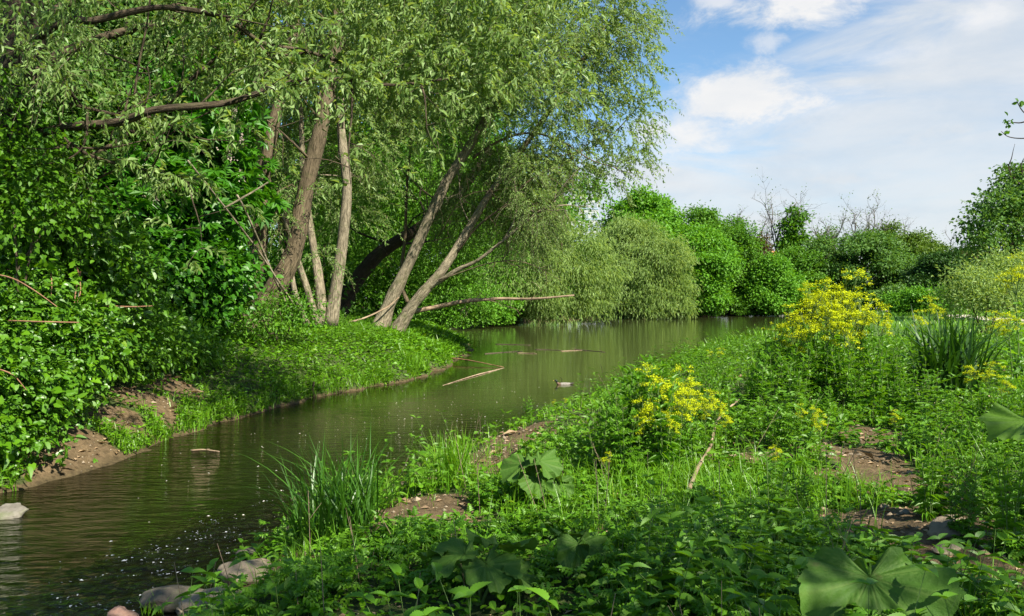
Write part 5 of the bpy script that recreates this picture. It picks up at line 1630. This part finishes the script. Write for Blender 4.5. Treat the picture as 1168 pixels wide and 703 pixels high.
for px, py, Y, lab in ((915, 458, 8.6, 'short yellow flowered plant in the middle of the trodden patch'), (930, 455, 8.4, 'short yellow flowered plant right beside another at the trodden patch'), (937, 478, 7.8, 'lowest yellow flowered plant in front of the trodden patch'),
                       (632, 483, 12.9, 'small yellow flowered sprig leaning over the shore'), (645, 484, 13.0, 'little yellow flowered plant on the shore right of the leaning sprig'), (1065, 345, 16, 'yellow flowered plant behind the left of the strap leaves'),
                       (1050, 350, 15.5, 'lower yellow flowered plant left of the strap leaves'), (1155, 340, 12, 'tall yellow flowered plant at the right edge before the pale bush'), (1160, 300, 13, 'yellow flower head standing highest at the right edge'), (1135, 350, 13, 'thin yellow flowered plant between strap leaves and right edge'),
                       (1110, 405, 9.8, 'yellow flowered plant low down near the right edge'), (1130, 420, 9.6, 'second low yellow flowered plant near the right edge'), (1150, 425, 9.5, 'low yellow flowered plant closest to the right edge'), (885, 500, 7.2, 'stray yellow flowered plant left of the trodden patch'), (690, 520, 7.0, 'tiny yellow flowered plant under the nearer clump'), (1022, 465, 8.8, 'stray low yellow flowers right of the trodden patch'),
                       (810, 395, 16, 'yellow flowered plant at the left end of the tall green stand'), (822, 400, 15, 'second yellow flowered plant at the left end of the tall stand')):
    plant_at(px, py, Y, 1.35, lab, 'single yellow flowered plants', protos)


# tall green leafy stalks
def leafy_stalk(label, group, h, tpl, L, Wd, tiers, mat):
    root = empty('leafy_stalk', (0, 0, 0), label, 'plant', group)
    st, lf = MB(), MB()
    for q in range(5):
        a = q * 1.3 + rng.random(); hh = h * rng.uniform(.7, 1.0)
        e = np.array([math.cos(a) * .13 * h, math.sin(a) * .13 * h, hh])
        s = tube(st, [(e[0] * .2, e[1] * .2, -.05), e * (.5, .5, .5), e], .008, .003, 5, 0, 4)
        for i in range(tiers):
            u = .08 + .92 * (i + 1) / tiers; p0 = s[min(len(s) - 1, int(u * (len(s) - 1)))]
            for z in range(2):
                b_ = i * 2.4 + z * 3.14 + rng.normal() * .3; el_ = .05 + .75 * u ** 2 + rng.normal() * .15
                sz = L * (1.1 - .55 * u) * rng.uniform(.8, 1.2)
                leaves(lf, p0[None], np.array([[math.cos(b_) * math.cos(el_), math.sin(b_) * math.cos(el_), math.sin(el_)]]), np.array([[0, 0, 1.0]]), sz, Wd * sz / L, tpl, np.clip(rng.normal(.5, .2, 1), 0, 1))
    st.build('stem', M['stem'], root); lf.build('foliage', mat, root)
    return root


L3 = 'tall leafy green stalk in the stand below and beside the tall yellow flowers'
L4 = 'bushy green herb left of the nearer yellow flowers'
sp = [leafy_stalk(L3, 'leafy stalks by the tall yellow flowers', 1.0, T_LANCE, .17, .05, 11, M['herb']), leafy_stalk(L3, 'leafy stalks by the tall yellow flowers', 1.0, T_PINN, .20, .18, 10, M['herb']), leafy_stalk(L3, 'leafy stalks by the tall yellow flowers', 1.0, T_OVAL, .16, .07, 10, M['nettle'])]
for i in range(62):
    px = rng.uniform(845, 1065); Y = rng.uniform(9.8, 13.5)
    py = 372 + 40 * max(0, (885 - px) / 40) ** 1.0 * .6 + max(0, px - 1000) * .1 + rng.normal() * 12 + (13.5 - Y) * 12
    plant_at(px, py, Y, 1.0, L3, 'leafy stalks by the tall yellow flowers', sp)
for i in range(24):
    px = rng.uniform(672, 765); Y = rng.uniform(7.4, 9.2)
    py = 398 + abs(px - 738) * .6 + abs(rng.normal()) * 22 + (9.2 - Y) * 16
    plant_at(px, py, Y, .92, L4, 'bushy herbs by the nearer yellow flowers', sp)
L5 = 'leafy herb between the two yellow flowered clumps'
for i in range(22):
    px = rng.uniform(790, 880); Y = rng.uniform(9.5, 15)
    plant_at(px, 405 + rng.normal() * 10 + (15 - Y) * 5, Y, 1.0, L5, 'leafy herbs between the yellow clumps', sp)
L6 = 'leafy green herb in the thicket along the right edge'
for i in range(36):
    px = rng.uniform(1050, 1200); Y = rng.uniform(5.0, 10.5)
    plant_at(px, 418 + (10.5 - Y) * 22 + rng.normal() * 14, Y, 1.0, L6, 'leafy herbs along the right edge', sp)
L7 = 'short leafy herb in the low growth around the trodden soil'
for i in range(30):
    px = rng.uniform(880, 1060); Y = rng.uniform(5.2, 9.0)
    g = P(px, 500, Y)
    if dirt(np.array([g[0]]), np.array([g[1]]))[0] > .3: continue
    z = hz(g[0], g[1]); place(sp, k, (g[0], Y, z), rng.random() * 6.28, rng.uniform(.22, .42), L7, 'short herbs round the trodden soil'); k += 1
plant_at(603, 452, 13.2, 1.0, 'single pale leafy sprig leaning over the shore above the water', 'shore sprig', sp)
plant_at(880, 510, 5.2, 1.0, 'dark umbrella leaved herb standing in front of the trodden patch', 'umbrella herb', sp)


# ------------------------------------------------------------------ duck
def duck():
    c = gw(643, 439)
    bm = bmesh.new()
    pts = [(.28, 0, .055, .014), (.21, 0, .035, .034), (.10, 0, .015, .064), (0, 0, .005, .076), (-.11, 0, .01, .066), (-.17, 0, .05, .038), (-.19, 0, .10, .030), (-.20, 0, .145, .042), (-.235, 0, .148, .030), (-.27, 0, .138, .013), (-.295, 0, .132, .010)]
    vs = [bm.verts.new(p[:3]) for p in pts]
    for a, b_ in zip(vs, vs[1:]): bm.edges.new((a, b_))
    me = bpy.data.meshes.new('duck'); bm.to_mesh(me); bm.free()
    o = bpy.data.objects.new('duck', me); COL.objects.link(o)
    sk = o.modifiers.new('s', 'SKIN'); sk.use_smooth_shade = True
    for v, p in zip(me.skin_vertices[0].data, pts): v.radius = (p[3], p[3])
    me.skin_vertices[0].data[3].use_root = True
    o.modifiers.new('d', 'SUBSURF').render_levels = 2; o.modifiers['d'].levels = 2
    dg = bpy.context.evaluated_depsgraph_get(); m2 = bpy.data.meshes.new_from_object(o.evaluated_get(dg))
    o.modifiers.clear(); o.data = m2
    m2.materials.clear()
    for mm in (plain_mat('grey_feather', (.14, .125, .105, 1), (.24, .22, .19, 1), 30, .7, .1), plain_mat('dark_head', (.008, .016, .012, 1), (.015, .025, .018, 1), 9, .4, .1), plain_mat('brown_breast', (.10, .06, .04, 1), (.15, .09, .06, 1), 30, .7, .1),
               plain_mat('dark_tail', (.03, .025, .02, 1), (.06, .05, .04, 1), 30, .7, .1), plain_mat('yellow_bill', (.35, .28, .05, 1), (.42, .34, .08, 1), 20, .5, .1)):
        m2.materials.append(mm)
    for p in m2.polygons:
        x, y, z = p.center
        p.use_smooth = True
        p.material_index = 4 if x < -.262 else 1 if z > .085 else 2 if x < -.09 else 3 if x > .17 else 0
    o.scale = (.95, .85, .78); o.location = (c[0], c[1], -.005); o.rotation_euler = (0, 0, .15)
    tag(o, 'small drake with a dark head and grey body swimming on the pond', 'duck')


duck()


# floating petals and foam flecks
def petals():
    mb = MB()
    n = 1700
    px = rng.uniform(120, 720, n); py = rng.uniform(425, 600, n)
    dens = np.exp(-((px - 520) / 130) ** 2) * np.exp(-((py - 480) / 40) ** 2) + .12
    k = rng.random(n) < dens
    q = np.array([gw(a, b_) for a, b_ in zip(px[k], py[k])])
    q = q[height(q[:, 0], q[:, 1]) < -.02]; m = len(q)
    q[:, 2] = .006
    s = rng.uniform(.008, .024, m)
    leaves(mb, q, rdir(m) * (1, 1, 0), np.tile([0, 0, 1.0], (m, 1)) + rng.normal(size=(m, 3)) * .06, s * 1.5, s, T2, rng.random(m))
    tag(mb.build('petal_debris', leaf_mat('floating_petal', (.40, .36, .28, 1), (.72, .70, .64, 1), .2, g=(1, 1, 1))), kind='stuff')
    mb = MB()
    n = 5200
    x = rng.uniform(-4.2, -1.2, n); y = rng.uniform(5, 9.6, n)
    k = (riffle(x, y) ** 1.5 * (fbm(x * 4, y * 6, 3) > .52)) > rng.random(n) * 1.3
    x, y = x[k], y[k]; m = len(x)
    q = np.stack([x, y, water_z(x, y) + .008], 1)
    s = np.exp(rng.normal(-4.95, .5, m))
    leaves(mb, q, np.tile([.6, .8, 0], (m, 1)) + rng.normal(size=(m, 3)) * (.5, .5, .2), np.tile([0, 0, 1.0], (m, 1)) + rng.normal(size=(m, 3)) * .25, s * 1.6, s, T2, rng.random(m))
    tag(mb.build('foam', leaf_mat('foam_fleck', (.30, .33, .34, 1), (.55, .58, .60, 1), .3, .3, .5, (1, 1, 1, 1), g=(1, 1, 1))), kind='stuff')


petals()
